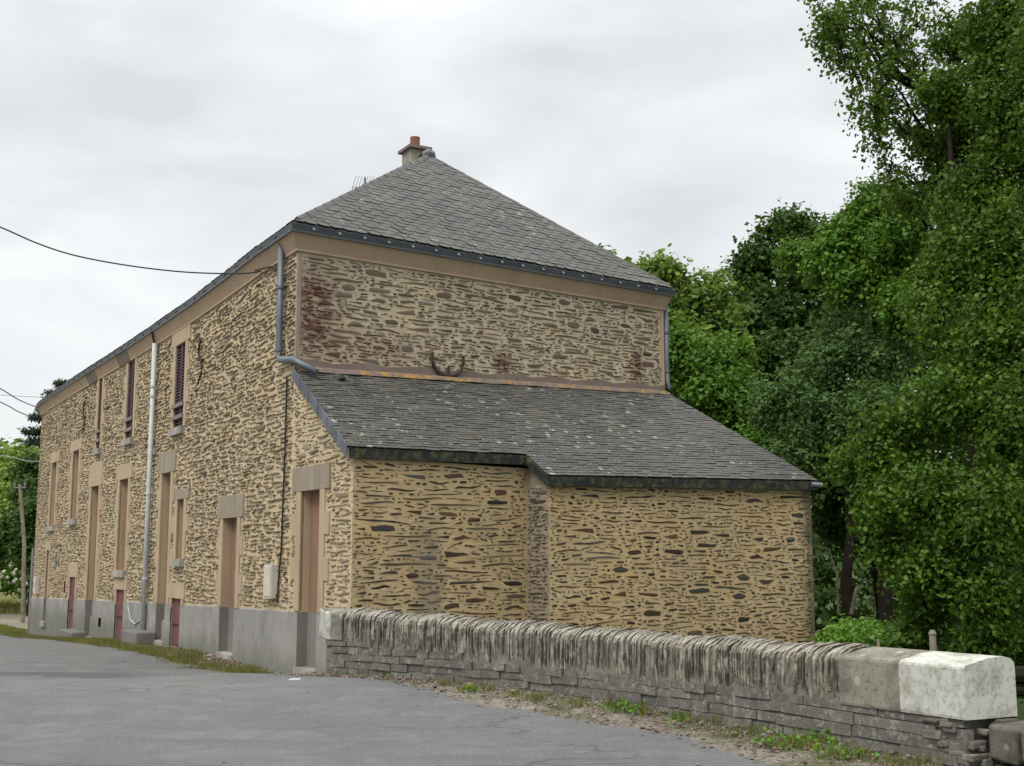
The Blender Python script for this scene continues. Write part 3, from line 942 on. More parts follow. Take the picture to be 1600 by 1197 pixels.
blocked = []
def reveal(W, mbx, h, depth, parts='lrtb', d=0.0):
    a, b, z0, z1 = h
    if 'l' in parts: mbx.quad(W.pt(a, z0, d), W.pt(a, z0, -depth), W.pt(a, z1, -depth), W.pt(a, z1, d))
    if 'r' in parts: mbx.quad(W.pt(b, z0, -depth), W.pt(b, z0, d), W.pt(b, z1, d), W.pt(b, z1, -depth))
    if 't' in parts: mbx.quad(W.pt(a, z1, -depth), W.pt(b, z1, -depth), W.pt(b, z1, d), W.pt(a, z1, d))
    if 'b' in parts: mbx.quad(W.pt(a, z0, d), W.pt(b, z0, d), W.pt(b, z0, -depth), W.pt(a, z0, -depth))
def surround(W, nm, h, kd, lh, parent, zp, blk, jw=.19, tooth=.15, m_r=None, m_l=None, tooth_h=.30):
    a, b, z0, z1 = h
    m_r = m_r or M['render']; m_l = m_l or m_r
    split = zp((a + b) / 2) if zp else -9
    depth = {'door': .13, 'win': .11, 'shut': .02, 'red': .03, 'cellar': .12}[kd]
    jz0 = max(z0 - (.0 if kd == 'win' else 0), split + .02)
    P = .022
    # infill
    if kd in ('door', 'win', 'cellar'):
        mbx = MB()
        lo = max(z0, split) if kd != 'win' else z0
        W.slab(mbx, a - .02, b + .02, lo - .001, z1 + .02, -depth - .08, -depth)
        body = mbx.build(nm, M['infill'], parent)
        mbx = MB()
        reveal(W, mbx, (a, b, lo, z1), depth + .01, 'lrt' + ('b' if kd == 'win' else ''))
        mbx.build('reveal', M['render'] if kd != 'x' else M['infill'], body)
        if lo > z0:
            mbx = MB()
            W.slab(mbx, a - .02, b + .02, z0 - .3, lo - .002, -depth - .08, -depth + .012)
            mbx.build('lower_panel', M['plinth_dark'], body)
            mbx = MB()
            reveal(W, mbx, (a, b, z0 - .3, lo - .002), depth + .01, 'l', .03)
            mbx.build('lower_reveal', M['plinth_dark'], body)
            mbx = MB()
            reveal(W, mbx, (a, b, z0 - .3, lo - .002), depth + .01, 'r', .03)
            mbx.build('lower_reveal', M['plinth_dark'], body)
    elif kd == 'red':
        mbx = MB()
        reveal(W, mbx, (a, b, z0 - .2, z1), depth + .03, 'lrt', .0)
        body = mbx.build(nm, M['plinth_dark'], parent)
        n_pl = 3
        for k in range(n_pl):
            mp_ = MB()
            x0 = a + (b - a) * k / n_pl + .004; x1 = a + (b - a) * (k + 1) / n_pl - .004
            W.slab(mp_, x0, x1, z0, z1 - .01, -depth - .03, -depth + .004 * (k % 2))
            mp_.build('plank', M['red_door'], body)
        mp_ = MB()
        W.slab(mp_, a + .03, b - .03, z0 + (z1 - z0) * .45, z0 + (z1 - z0) * .47, -depth + .005, -depth + .03)
        mp_.build('hinge', M['iron'], body)
    else:
        mbx = MB()
        reveal(W, mbx, (a, b, z0, z1), depth + .05, 'lrtb')
        body = mbx.build(nm, M['render'], parent)
        mp_ = MB()
        W.slab(mp_, a + .001, b - .001, z0 + .001, z1 - .001, -depth - .07, -depth - .033)
        mp_.build('backing', M['void'], body)
        for k in range(2):
            mp_ = MB()
            x0 = a + (b - a) * k / 2 + .012; x1 = a + (b - a) * (k + 1) / 2 - .012
            fw_ = .05
            W.slab(mp_, x0, x0 + fw_, z0 + .02, z1 - .02, -depth - .03, -depth + .01)
            W.slab(mp_, x1 - fw_, x1, z0 + .02, z1 - .02, -depth - .03, -depth + .01)
            zz = z0 + .03
            while zz < z1 - .06:
                p = [W.pt(x0 + fw_, zz, -depth + .012), W.pt(x1 - fw_, zz, -depth + .012), W.pt(x1 - fw_, zz + .045, -depth - .02), W.pt(x0 + fw_, zz + .045, -depth - .02)]
                mp_.hexa(p + [q + V(0, 0, .012) for q in p])
                zz += .06
            mp_.build('shutter', M['maroon'], body)
        for zz in (.17, .40):
            mp_ = MB()
            W.slab(mp_, a - .04, b + .04, z0 + zz, z0 + zz + .07, .022, .055)
            mp_.build('guard_rail', M['rail'], body)
    # jambs and toothed quoins
    if kd in ('door', 'win', 'shut'):
        zj1 = z1
        for side in (-1, 1):
            e0 = (a - jw, a) if side < 0 else (b, b + jw)
            mj = MB()
            W.slab(mj, e0[0], e0[1], jz0, zj1, -.03, P)
            mj.build('jamb', m_r, body)
            blk.append((e0[0] - .02, e0[1] + .02, jz0, zj1))
            zz = z1 - tooth_h * .0
            k = 0
            zz = z1
            while zz - tooth_h > jz0 + .02:
                if k % 2 == 1:
                    t0 = (e0[0] - tooth, e0[0] - .002) if side < 0 else (e0[1] + .002, e0[1] + tooth)
                    mt = MB()
                    W.slab(mt, t0[0], t0[1], zz - tooth_h, zz, -.03, P - .002)
                    mt.build('quoin', m_r, body)
                    blk.append((t0[0] - .02, t0[1] + .02, zz - tooth_h, zz))
                zz -= tooth_h; k += 1
    elif kd in ('red', 'cellar'):
        for side in (-1, 1):
            if z1 > split + .05:
                e0 = (a - .14, a) if side < 0 else (b, b + .14)
                mj = MB()
                W.slab(mj, e0[0], e0[1], split + .02, z1, -.03, P)
                mj.build('jamb', m_r, body)
                blk.append((e0[0] - .02, e0[1] + .02, split, z1))
    if lh > 0:
        e = jw + tooth if kd in ('door', 'win', 'shut') else .24
        ml = MB()
        W.slab(ml, a - e, b + e, z1 + .001, z1 + lh, -.03, P + .004)
        ml.build('lintel', m_l, body)
        blk.append((a - e - .02, b + e + .02, z1, z1 + lh + .01))
    if kd in ('win', 'shut', 'cellar'):
        ms = MB()
        W.slab(ms, a - .10, b + .12, z0 - .14, z0 - .002, -depth + .01 if kd != 'shut' else -.2, .09)
        ms.build('sill', M['sill'], body)
        blk.append((a - .14, b + .16, z0 - .16, z0))
    if kd == 'door':
        ms = MB()
        W.slab(ms, a + .01, b + .05, z0 - .25, z0 + .0, -depth + .01, .075)
        ms.build('threshold', M['sill'], body)
    blk.append((a - .02, b + .02, z0 - .01, z1))
    return body
M_old = M['render_old']
for i, (nm, h, kd, lh) in enumerate(front):
    body = surround(FW, nm, h, kd, lh, house, zpl, blocked, m_l=M_old if i in (0, 1, 3) else None)
mbx = MB(); reveal(FW, mbx, slit, .06); FW.slab(mbx, slit[0], slit[1], slit[2], slit[3], -.08, -.05)
mbx.build('slit_window', M['red_door'], house)
mbx = MB(); reveal(FW, mbx, vent, .2, 'lrtb', .03); FW.slab(mbx, vent[0], vent[1], vent[2], vent[3], -.25, -.2)
mbx.build('vent_hole', M['void'], house)
for h in (slit, vent):
    blocked.append((h[0] - .03, h[1] + .03, h[2] - .02, h[3] + .02))
for x0 in np.arange(0, FW.len, .25):
    blocked.append((x0, x0 + .25, -2, zpl(x0 + .12) + .03))
# iron wall anchors on the front
def anchor(W, px, py0, py1, parent, wob=.10):
    s0, z1 = W.hit(px, py0); _, z0 = W.hit(px, py1)
    pts = []
    for k in range(13):
        u = k / 12
        pts.append(W.pt(s0 + wob * math.sin(u * 2 * math.pi), z0 + (z1 - z0) * u, .05))
    mbx = MB().tube(pts, .022, 6)
    mbx.tube([W.pt(s0 - .16, (z0 + z1) / 2 + .02, .05), W.pt(s0, (z0 + z1) / 2 + .05, .06), W.pt(s0 + .10, (z0 + z1) / 2 - .05, .05)], .02, 6)
    mbx.tube([W.pt(s0, (z0 + z1) / 2, -.05), W.pt(s0, (z0 + z1) / 2, .075)], .03, 6)
    for u, sg in ((0, -1), (1, 1)):
        q = pts[0] if u == 0 else pts[-1]
        mbx.tube([q, q + V(0, 0, -.07 * -sg) + (W.pt(s0 - .12, 0) - W.pt(s0, 0)) * 1.0], .018, 6)
    mbx.build('wall_anchor', M['iron'], parent)
anchor(FW, 318, 532, 592, house, .14)
anchor(FW, 135, 630, 672, house, .10)
# blue-grey patch of slate stones low on the far left
sp, zp_ = FW.hit(86, 890)
for k, (dx, dz, L, h) in enumerate([(0, 0, .22, .13), (.05, .14, .25, .12), (-.02, .27, .20, .12), (.03, .40, .24, .1)]):
    mbx = MB(); FW.slab(mbx, sp + dx, sp + dx + L, zp_ + dz, zp_ + dz + h, -.02, .02)
    mbx.build('slate_patch', M['slate_verge'], house)
blocked.append((sp - .05, sp + .35, zp_ - .02, zp_ + .55))

ST_FRONT = [(2, .24, .42, .07, .12, .02), (22, .30, .75, .035, .07, .010), (140, .20, .55, .025, .055, .008), (500, .10, .30, .020, .042, .006), (900, .05, .14, .015, .03, .005)]
st = pack(FW.len, -.9, zTop - .02, blocked, ST_FRONT, 11)
lay_stones(FW, st, M['stone_front'], fwall, 170, .026, 1)
blk = []
for k in range(40):
    x0 = k * SW.len / 40
    blk.append((x0, x0 + SW.len / 40, 0, ZT0 + (ZT1 - ZT0) * k / 39 + .14))
blk.append((0, .06, 0, 9)); blk.append((SW.len - .07, SW.len, 0, 9))
ST_SIDE = [(5, .22, .44, .07, .12, .012), (50, .24, .60, .03, .065, .009), (220, .12, .38, .022, .045, .008), (900, .06, .18, .018, .035, .006), (1200, .03, .08, .012, .026, .005)]
st = pack(SW.len, 4.2, zTop - .02, blk, ST_SIDE, 12)
lay_stones(SW, st, M['stone_side'], swall, 125, .014, 2)

# mortar band and flashing above the annex roof
mb = MB(); mf = MB()
NSEG = 24
for k in range(NSEG):
    a, b = SW.len * k / NSEG, SW.len * (k + 1) / NSEG
    za = ZT0 + (ZT1 - ZT0) * k / NSEG; zb = ZT0 + (ZT1 - ZT0) * (k + 1) / NSEG
    SW.slab(mb, a, b, (za, zb), (za + .14 + .03 * math.sin(k * 2.1), zb + .14 + .03 * math.sin(k * 2.1 + 2.1)), -.02, .025)
    w_, w2_ = (.09 + .05 * math.sin(q_ * 1.7) ** 2 for q_ in (k, k + 1))
    mf.hexa([SW.pt(a, za - .04, w_ + .04), SW.pt(b, zb - .04, w2_ + .04), SW.pt(b, zb - .04, .0), SW.pt(a, za - .04, .0),
             SW.pt(a, za + .02, w_), SW.pt(b, zb + .02, w2_), SW.pt(b, zb + .055, .0), SW.pt(a, za + .055, .0)])
mb.build('mortar_band', M['flash_top'], house)
mf.build('flashing', M['flash'], house)
# plain corner strips of the side wall
mb = MB(); SW.slab(mb, -.002, .055, 4.3, zTop, -.03, .012); mb.build('corner_strip', M['render_old'], house)
mb = MB(); SW.slab(mb, SW.len - .07, SW.len + .002, 4.5, zTop, -.03, .014); mb.build('corner_strip', M['render'], house)
# horned iron anchor just above the annex roof
sa, za = SW.hit(697, 588)
mb = MB()
for sg in (-1, 1):
    pts = [SW.pt(sa, za, .05)]
    for k in range(1, 9):
        a_ = k / 8 * 1.75
        pts.append(SW.pt(sa + sg * .30 * math.sin(min(a_, 1.57)) - sg * .03 * max(0, a_ - 1.2), za + .34 * (1 - math.cos(a_ * .9)) , .05))
    mb.tube(pts, [.035] * 4 + [.026] * 5, 6)
mb.tube([SW.pt(sa - .02, za - .05, .04), SW.pt(sa + .02, za + .14, .05)], .028, 6)
mb.build('horned_anchor', M['iron'], house)

# cornice, gutter
outline = [*wallF, C1, back[1]]
outline = [np.asarray(q) for q in outline]
mb = MB()
sweep(mb, outline, [(-.10, 6.00), (.035, 6.00), (.035, 6.035), (OV - .02, 6.235), (-.10, 6.235)], closed=True)
mb.build('cornice', M['cornice'], house)
mb = MB()
sweep(mb, outline, [(OV - .10, 6.236), (OV + .02, 6.236), (OV + .03, 6.262), (OV - .10, 6.262)], closed=True)
mb.build('gutter_lip', M['zinc_lip'], house)
mb = MB()
sweep(mb, outline, [(OV - .16, 6.263), (OV + .0, 6.263), (OV + .012, 6.36), (OV - .01, 6.372), (OV - .16, 6.372)], closed=True)
gutter = mb.build('gutter', M['zinc_dark'], house)
for W_, step in ((SW, .42), (FW, .7)):
    x = .35
    base = Wall(offset_poly(outline, OV + .012))
    s_off = base.l[len(wallF) - 1] if W_ is SW else 0
    L_ = (base.l[len(wallF)] - s_off) if W_ is SW else base.l[len(wallF) - 1]
    while x < L_ - .1:
        m_ = MB()
        q = base.pt(s_off + x, 0)
        m_.hexa([base.pt(s_off + x - .012, 6.262, -.01), base.pt(s_off + x + .012, 6.262, -.01), base.pt(s_off + x + .012, 6.262, -.05), base.pt(s_off + x - .012, 6.262, -.05),
                 base.pt(s_off + x - .022, 6.30, .025), base.pt(s_off + x + .022, 6.30, .025), base.pt(s_off + x + .02, 6.375, -.03), base.pt(s_off + x - .02, 6.375, -.03)])
        m_.build('gutter_bracket', M['zinc'], house)
        x += step
for (p0, p1) in (((190, 206), (566)), ((142, 155), 592)):
    if p1 == 566: s0, s1 = FW.hit(190, 560)[0], FW.hit(206, 560)[0]
    else: s0, s1 = FW.hit(142, 590)[0], FW.hit(155, 590)[0]
    m_ = MB()
    m_.hexa([FW.pt(s0, 5.998, .038), FW.pt(s1, 5.998, .038), FW.pt(s1, 5.998, .0), FW.pt(s0, 5.998, .0),
             FW.pt(s0, 6.233, OV - .012), FW.pt(s1, 6.233, OV - .012), FW.pt(s1, 6.233, .0), FW.pt(s0, 6.233, .0)])
    m_.build('cornice_patch', M['cornice_dark'], house)

# downpipes
def pipe(name, pts, r, mat, clips=()):
    o = MB().tube(pts, r, 12).build(name, mat, house, smooth=False)
    me = o.data
    me.polygons.foreach_set('use_smooth', [len(p.vertices) == 4 for p in me.polygons])
    for z_ in clips:
        a = np.array(pts[0]); 
        # position along the pipe at height z_
        for p, q in zip(pts, pts[1:]):
            if min(p[2], q[2]) <= z_ <= max(p[2], q[2]):
                u = (z_ - p[2]) / (q[2] - p[2] + 1e-9)
                a = np.asarray(p) * (1 - u) + np.asarray(q) * u
        MB().tube([a + V(0, 0, -.02), a + V(0, 0, .02)], r + .014, 12).build('pipe_clip', mat, o)
    return o
s1, z1 = FW.hit(449, 375); s2, z2 = FW.hit(449, 560)
sP = s1
e0 = FW.pt(sP, z2, .085)
endp = SW.pt(.16, 4.20, .36)
pipe('downpipe', [FW.pt(sP, 6.24, .085), FW.pt(sP, 5.0, .085), FW.pt(sP, 4.58, .085), FW.pt(sP + .01, 4.47, .095) + V(.03, -.02, 0), FW.pt(FW.len, 4.40, .13) + V(.10, -.03, 0), endp], .050, M['zinc'], (5.55, 4.62))
s1, _ = FW.hit(248, 560); s3, _ = FW.hit(230, 960)
gzp = float(gz(*FW.pt(s1, 0)[:2], False))
pipe('downpipe', [FW.pt(s1, 6.0, .09), FW.pt(s1, 3, .09), FW.pt(s1 - .02, gzp + .1, .09)], .052, M['pvc'], (5.1, 4.9, 2.9, 1.2))
MB().tube([FW.pt(s1 - .02, 6.24, OV), FW.pt(s1 - .01, 6.12, .13), FW.pt(s1, 5.98, .09)], .025, 8).build('pipe_neck', M['cable'], house)
q = C1 + D2 * .07
pipe('downpipe', [V(q[0], q[1], 6.22) + V(0, 0, 0), V(q[0], q[1], 5.0), V(q[0], q[1], 4.72), V(q[0] + .05, q[1] - .12, 4.56)], .045, M['zinc'], (5.6, 4.9))

# cable along the joint between house and annex, meter box
sj, _ = FW.hit(450, 620)
LW = Wall([C0, L0])
pts = []
for px, py in ((451, 590), (448, 700), (445, 780), (442, 860), (438, 905), (436, 942)):
    s_, z_ = FW.hit(px, py)
    pts.append(FW.pt(min(s_, FW.len - .01), z_, .025))
MB().tube(pts, .014, 6).build('cable', M['cable'], house)
s0, z1 = FW.hit(423, 882); s1, z0 = FW.hit(434, 935)
m_ = MB(); FW.slab(m_, s0, s1, z0, z1, .0, .10)
mbox = m_.build('meter_box', M['meter'], house)
m_ = MB(); FW.slab(m_, s0 + .03, s1 - .03, z0 + .03, z1 - .03, .1, .112); m_.build('lid', M['meter'], mbox)
s0, z1 = FW.hit(59.5, 900); s1, z0 = FW.hit(65, 928)
m_ = MB(); FW.slab(m_, max(.05, s0), max(.05, s0) + .42, z0, z1, .0, .12)
mbox = m_.build('meter_box', M['meter'], house)
m_ = MB(); FW.slab(m_, max(.05, s0) + .18, max(.05, s0) + .24, z0 + .2, z1 - .2, .12, .13); m_.build('lock', M['cable'], mbox)
# old cable trace on the plinth
s0, z0 = FW.hit(203, 945); s1, z1 = FW.hit(214, 975); s2, z2 = FW.hit(221, 970)
MB().tube([FW.pt(s0, z0, .045), FW.pt((s0 + s1) / 2 - .05, (z0 + z1) / 2 - .12, .045), FW.pt(s1, z1, .045), FW.pt(s2, z2, .045)], .012, 6).build('loose_cable', M['pvc'], house)
# corner buttress at the far left foot
m_ = MB(); FW.slab(m_, -.35, -.01, -1.5, 1.9, -.3, .04)
m_.build('corner_buttress', M['step'], house)

# ------------------------------------------------------------------ slates
def slate_patch(A, B, Cc, D, sw, ex, parent, mat, budget, seed, thick=.008, name='slate', under=True, tail_clip=True, fold=None, cut=None):
    """lay slates on a slope. A,B eave left/right; D,C top left/right; fold: (eave point, top point) where the slope
    turns; cut: share of the slope, left of the fold, that stays free at the eave"""
    A, B, Cc, D = map(lambda q: np.asarray(q, float), (A, B, Cc, D))
    Me, Mt = fold if fold is not None else ((A + B) / 2, None)
    if Mt is None:
        # top middle straight above the eave middle, kept on the top edge
        Mt = (Cc + D) / 2
    r = random.Random(seed)
    h_ = np.linalg.norm(Mt - Me)
    rows = max(2, int(h_ / ex))
    nrm = np.cross(B - A, Mt - Me); nrm /= np.linalg.norm(nrm)
    if nrm[2] < 0: nrm = -nrm
    rec = []
    def row(v):
        l, m_, q = A + (D - A) * v, Me + (Mt - Me) * v, B + (Cc - B) * v
        la, lb = np.linalg.norm(m_ - l), np.linalg.norm(q - m_)
        def P(x):
            if x <= 0:
                return m_ + (l - m_) * min(1, -x / (la + 1e-9))
            return m_ + (q - m_) * min(1, x / (lb + 1e-9))
        return P, -la, lb
    for i in range(rows):
        P0, a0, b0 = row(i / rows)
        P1, a1, b1 = row(min(1.0, (i + 2.0) / rows))
        off = (i % 2) * sw / 2 + r.uniform(-.012, .012)
        k0 = int(math.floor((a0 - off) / sw)); k1 = int(math.ceil((b0 - off) / sw))
        for k in range(k0, k1):
            x0, x1 = off + k * sw + .003, off + (k + 1) * sw - .003
            x0c, x1c = max(x0, a0), min(x1, b0)
            if x1c - x0c < .03: continue
            if cut is not None and i < round(cut * rows):
                if x1c < 0: continue
                x0c = max(x0c, 0.0)
                if x1c - x0c < .02: continue
            y0c, y1c = min(max(x0c, a1), b1), max(min(x1c, b1), a1)
            lift = .018 + r.uniform(-.004, .006)
            sl = r.uniform(-.009, .009)
            t0, t1 = P0(x0c), P0(x1c)
            up_ = (P1(y0c) - t0); L_ = np.linalg.norm(up_) + 1e-6
            upn = up_ / L_
            jit = r.uniform(-.006, .006)
            t0 = t0 + upn * (jit + sl); t1 = t1 + upn * (jit - sl)
            q0, q1 = P1(y0c), P1(y1c)
            if tail_clip and x1c - x0c > sw * .6:
                c_ = .045
                poly = [t0 + upn * c_ * .9, t0 + (t1 - t0) * .28, t0 + (t1 - t0) * .95, t1 + upn * .012, q1, q0]
            else:
                poly = [t0, t1, q1, q0]
            nn_ = len(poly)
            topn = [p + nrm * (lift + thick) for p in poly[:-2]] + [p + nrm * (.004 + thick) for p in poly[-2:]]
            bot = [p + nrm * lift for p in poly[:-2]] + [p + nrm * .004 for p in poly[-2:]]
            vs_ = topn + bot
            fs_ = [tuple(range(nn_))] + [tuple([j, j + nn_, (j + 1) % nn_ + nn_, (j + 1) % nn_]) for j in range(nn_)]
            c = sum(poly) / nn_
            rec.append(((x1c - x0c) / c[1], vs_, fs_))
    rec.sort(key=lambda a: -a[0])
    par_ = parent
    if under:
        m_ = MB(); m_.quad(A, B, Cc, D)
        par_ = m_.build('roof_deck', M['board'], parent)
    for _, v_, f_ in rec[:budget]:
        m_ = MB(); m_.add(v_, f_)
        m_.build(name, mat, par_)
    if rec[budget:]:
        m_ = MB()
        for _, v_, f_ in rec[budget:]:
            m_.add(v_, f_)
        m_.build('small_slates', mat, par_, kind='stuff')

zR = 6.385
gp = offset_poly(outline, OV - .03)
gl = [V(q[0], q[1], zR) for q in gp]
G0_, G1_ = gl[len(wallF) - 1], gl[len(wallF)]
mid = (G0_ + G1_) / 2
def ridge_pt(px, py):
    r = ray(px, py)
    A_ = np.array([[r[0], -RID[0]], [r[1], -RID[1]]])
    k, s_ = np.linalg.solve(A_, mid[:2])
    return V(mid[0] + RID[0] * s_, mid[1] + RID[1] * s_, CZ + k * r[2]), s_
APEX, sA = ridge_pt(668, 244)
FARM = (gl[0] + gl[-1]) / 2
fd = FARM[:2] - APEX[:2]
fd = fd / np.linalg.norm(fd)
FAR = V(FARM[0] - fd[0] * 3.2, FARM[1] - fd[1] * 3.2, APEX[2])
# hip face towards the camera
slate_patch(G0_, G1_, APEX + V(.03, .02, 0), APEX, .21, .115, house, M['slate_main'], 290, 5)
nf = len(wallF)
for i in range(nf - 1):                       # street slope, seen edge-on
    def rp(j):
        q = gl[j]
        u = (np.linalg.norm(q[:2] - gl[nf - 1][:2])) / np.linalg.norm(gl[0][:2] - gl[nf - 1][:2])
        return APEX * (1 - u) + FAR * u
    slate_patch(gl[i], gl[i + 1], rp(i + 1), rp(i), .25, .16, house, M['slate_main'], 0, 20 + i)
slate_patch(G1_, gl[nf + 1], FAR, APEX, .3, .2, house, M['slate_main'], 0, 40)
slate_patch(gl[nf + 1], gl[0], FAR, FAR, .3, .2, house, M['slate_main'], 0, 41)
# hip and ridge tiles
def tiles(P, Q, w_, L_, nm, mat, up=.05):
    P, Q = np.asarray(P), np.asarray(Q)
    d = Q - P; T = np.linalg.norm(d); d = d / T
    side = np.cross(d, V(0, 0, 1)); side /= np.linalg.norm(side)
    u_ = np.cross(side, d)
    k = int(T / L_)
    for i in range(k):
        a, b = P + d * (i * T / k), P + d * ((i + 1.12) * T / k)
        m_ = MB()
        vs_ = []
        for q, e in ((a, up), (b, up * .55)):
            for t in (-1, -.5, 0, .5, 1):
                vs_.append(q + side * w_ * t + u_ * (e + .03 * (1 - t * t) - .04 * abs(t)))
        nn_ = 5
        fs_ = [(j, j + 1, j + 6, j + 5) for j in range(4)]
        vs_ += [v - u_ * .015 for v in vs_]
        fs_ += [(j + 10, j + 15, j + 16, j + 11) for j in range(4)]
        fs_ += [tuple(range(5))[::-1] + tuple(range(10, 15)), (5, 6, 7, 8, 9, 19, 18, 17, 16, 15)]
        m_.add(vs_, fs_)
        m_.build(nm, mat, house)
tiles(G0_ + (APEX - G0_) * .02, APEX, .075, .30, 'hip_tile', M['slate_main'], .02)
tiles(G1_ + (APEX - G1_) * .02, APEX, .06, .36, 'hip_tile', M['slate_main'], .02)
tiles(APEX, FAR, .12, .4, 'ridge_tile', M['slate_main'], .06)
MB().tube([APEX + V(-.09, -.02, .0), APEX + V(-.04, 0, .05), APEX + V(.02, 0, .07), APEX + V(.09, .03, .04), APEX + V(.13, .04, -.02)], [.03, .06, .08, .07, .03], 8).build('apex_tile', M['slate_verge'], house)

# chimney
CH, sC = ridge_pt(648, 262)
cx, cy = CH[0], CH[1]
rx_, ry_ = V(RID[0], RID[1], 0), V(.866, .5, 0)
ch = MB().box(V(cx, cy, APEX[2] - .1), rx_ * .20, ry_ * .17, V(0, 0, .33)).build('chimney', M['chimney'], house)
MB().box(V(cx, cy, APEX[2] + .26), rx_ * .27, ry_ * .23, V(0, 0, .028)).build('chimney_cap', M['chimney_cap'], ch)
MB().tube([V(cx, cy, APEX[2] + .29), V(cx, cy, APEX[2] + .32), V(cx, cy, APEX[2] + .52)], [.10, .092, .092], 16, cap=False).build('chimney_pot', M['terracotta'], ch, smooth=True)
MB().tube([V(cx, cy, APEX[2] + .30), V(cx, cy, APEX[2] + .50)], .082, 16).build('flue', M['void'], ch)

# television antenna behind the hip
AN, _ = ridge_pt(566, 300)
AN = at_y(567, 293, 27.5)
ant = empty('antenna', (AN[0], AN[1], AN[2] - .7), 'small grid television antenna above the left roof edge below the chimney', 'antenna')
MB().tube([AN + V(0, 0, -1.3), AN + V(0.05, 0, .24)], .018, 6).build('mast', M['cable'], ant)
for k in range(7):
    u = (k - 3) * .07
    MB().tube([AN + V(u - .05, 0, -.12), AN + V(u, -.02, .10), AN + V(u + .05, 0, .28)], .006, 4).build('grid_rod', M['zinc_lip'], ant)
MB().tube([AN + V(-.26, 0, 0), AN + V(.24, 0, .03)], .008, 4).build('boom', M['zinc_lip'], ant)

# ------------------------------------------------------------------ the annex (lean-to)
annex = empty('lean_to', (J0[0], J0[1], 0), 'lean-to of ochre pointed rubble stone under a lichened single pitch slate roof', 'lean-to')
ZE_L, ZE_J0, ZE_J1, ZE_R = 2.98, 2.94, 2.70, 2.76
uj = float((J0 - C0) @ D2)
def top_at(u):
    q = C0 + D2 * u
    return V(q[0], q[1], ZT0 + (ZT1 - ZT0) * u / np.linalg.norm(C1 - C0))
eL = L0 + V(-.03, -.10); eJ0 = J0 + V(.0, -.10); eJ1 = J1 + V(-.02, -.11); eR = R0 + V(.10, -.06)
PA = V(*(eL + V(-.04, 0)), ZE_L); PJ0 = V(*eJ0, ZE_J0); PJ1 = V(*eJ1, ZE_J1); PR = V(*eR, ZE_R)
T0, Tj, Tk, T1 = top_at(-.04), top_at(uj), top_at(uj + .12), top_at(np.linalg.norm(C1 - C0) + .05)
sh = V(0, 0, .02)
ext = np.linalg.norm(eJ1 - top_at(uj)[:2]) / np.linalg.norm(eJ0 - top_at(uj)[:2])
NROW = 42
nrow_cut = round((1 - 1 / ext) * NROW)
ext = 1 / (1 - nrow_cut / NROW)
PAx = T0 + (PA - T0) * ext
PJ0 = Tj + (PJ1 - Tj) / ext
m_ = MB()
m_.add([PA, PJ0, PJ1, PR, T1, Tj, T0], [(0, 1, 5, 6), (2, 3, 4, 5)])
adeck = m_.build('roof_deck', M['board'], annex)
slate_patch(PAx, PR, T1, T0, .20, np.linalg.norm(Tj - PJ1) / (NROW + .01), adeck, M['slate_annex'], 295, 61, tail_clip=False, under=False, fold=(PJ1, Tj), cut=nrow_cut / NROW)
# verge slates down the left edge
d = (PA - T0); Lv = np.linalg.norm(d); d = d / Lv
nv = 12
for k in range(nv):
    a = T0 + d * (Lv * k / nv) ; b = T0 + d * (Lv * (k + 1.06) / nv)
    out = V(-.866, -.5, 0)
    m_ = MB()
    e = .010 + .006 * (k % 2)
    m_.hexa([a + out * e + V(0, 0, -.12), b + out * e + V(0, 0, -.12), b + out * (e - .012) + V(0, 0, -.12), a + out * (e - .012) + V(0, 0, -.12),
             a + out * e + V(0, 0, .045), b + out * e + V(0, 0, .045), b + out * (e - .012) + V(0, 0, .045), a + out * (e - .012) + V(0, 0, .045)])
    m_.build('verge_slate', M['slate_verge'], annex)
# eave board
def board(p, q, nm='eave_board', hgt=.13):
    dd = (q - p); dd = V(dd[0], dd[1], 0) / np.linalg.norm(dd[:2])
    o = V(dd[1], -dd[0], 0)
    m_ = MB()
    m_.hexa([p + o * .0 - V(0, 0, hgt), q + o * .0 - V(0, 0, hgt), q - o * .05 - V(0, 0, hgt), p - o * .05 - V(0, 0, hgt),
             p + o * .02 - V(0, 0, .005), q + o * .02 - V(0, 0, .005), q - o * .05 - V(0, 0, .005), p - o * .05 - V(0, 0, .005)])
    return m_.build(nm, M['board'], annex)
board(PA + V(.05, .03, 0), PJ0); board(PJ0, PJ1); board(PJ1, PR)
m_ = MB().tube([PR + V(-.12, -.08, -.05), PR + V(.06, .0, -.06)], [.038, .042], 10)
m_.build('gutter_end', M['zinc_lip'], annex)
# annex walls
W1 = Wall([L0, J0]); WJ = Wall([J0, J1]); W2 = Wall([J1, R0]); W3 = Wall([R0, C1 + D2 * .3])
def ztl(x): return ZT0 - .05 + (ZE_L - .04 - ZT0 + .05) * x / LW.len
AWs = MB(); 
hA = list(hole(LW, 469, 502, 764, 1046))
hA[2] = .16
plA = np.array([LW.hit(458, 957), LW.hit(515, 960)])
def zpA(x): return float(np.interp(x, plA[:, 0], plA[:, 1]))
m_ = MB(); LW.sheet(m_, -1.2, ztl, [tuple(hA)])
aw0 = m_.build('annex_side_wall', M['mortar_front'], annex)
m_ = MB(); W1.sheet(m_, -1.2, lambda x: ZE_L - .1 + (ZE_J0 - ZE_L) * x / W1.len)
aw1 = m_.build('annex_front_wall', M['mortar_annex'], annex)
m_ = MB(); WJ.sheet(m_, -1.2, lambda x: ZE_J0 - .08 + (ZE_J1 - ZE_J0) * x / WJ.len)
awj = m_.build('annex_return_wall', M['mortar_jog'], annex)
m_ = MB(); W2.sheet(m_, -1.2, lambda x: ZE_J1 - .08 + (ZE_R - ZE_J1) * x / W2.len)
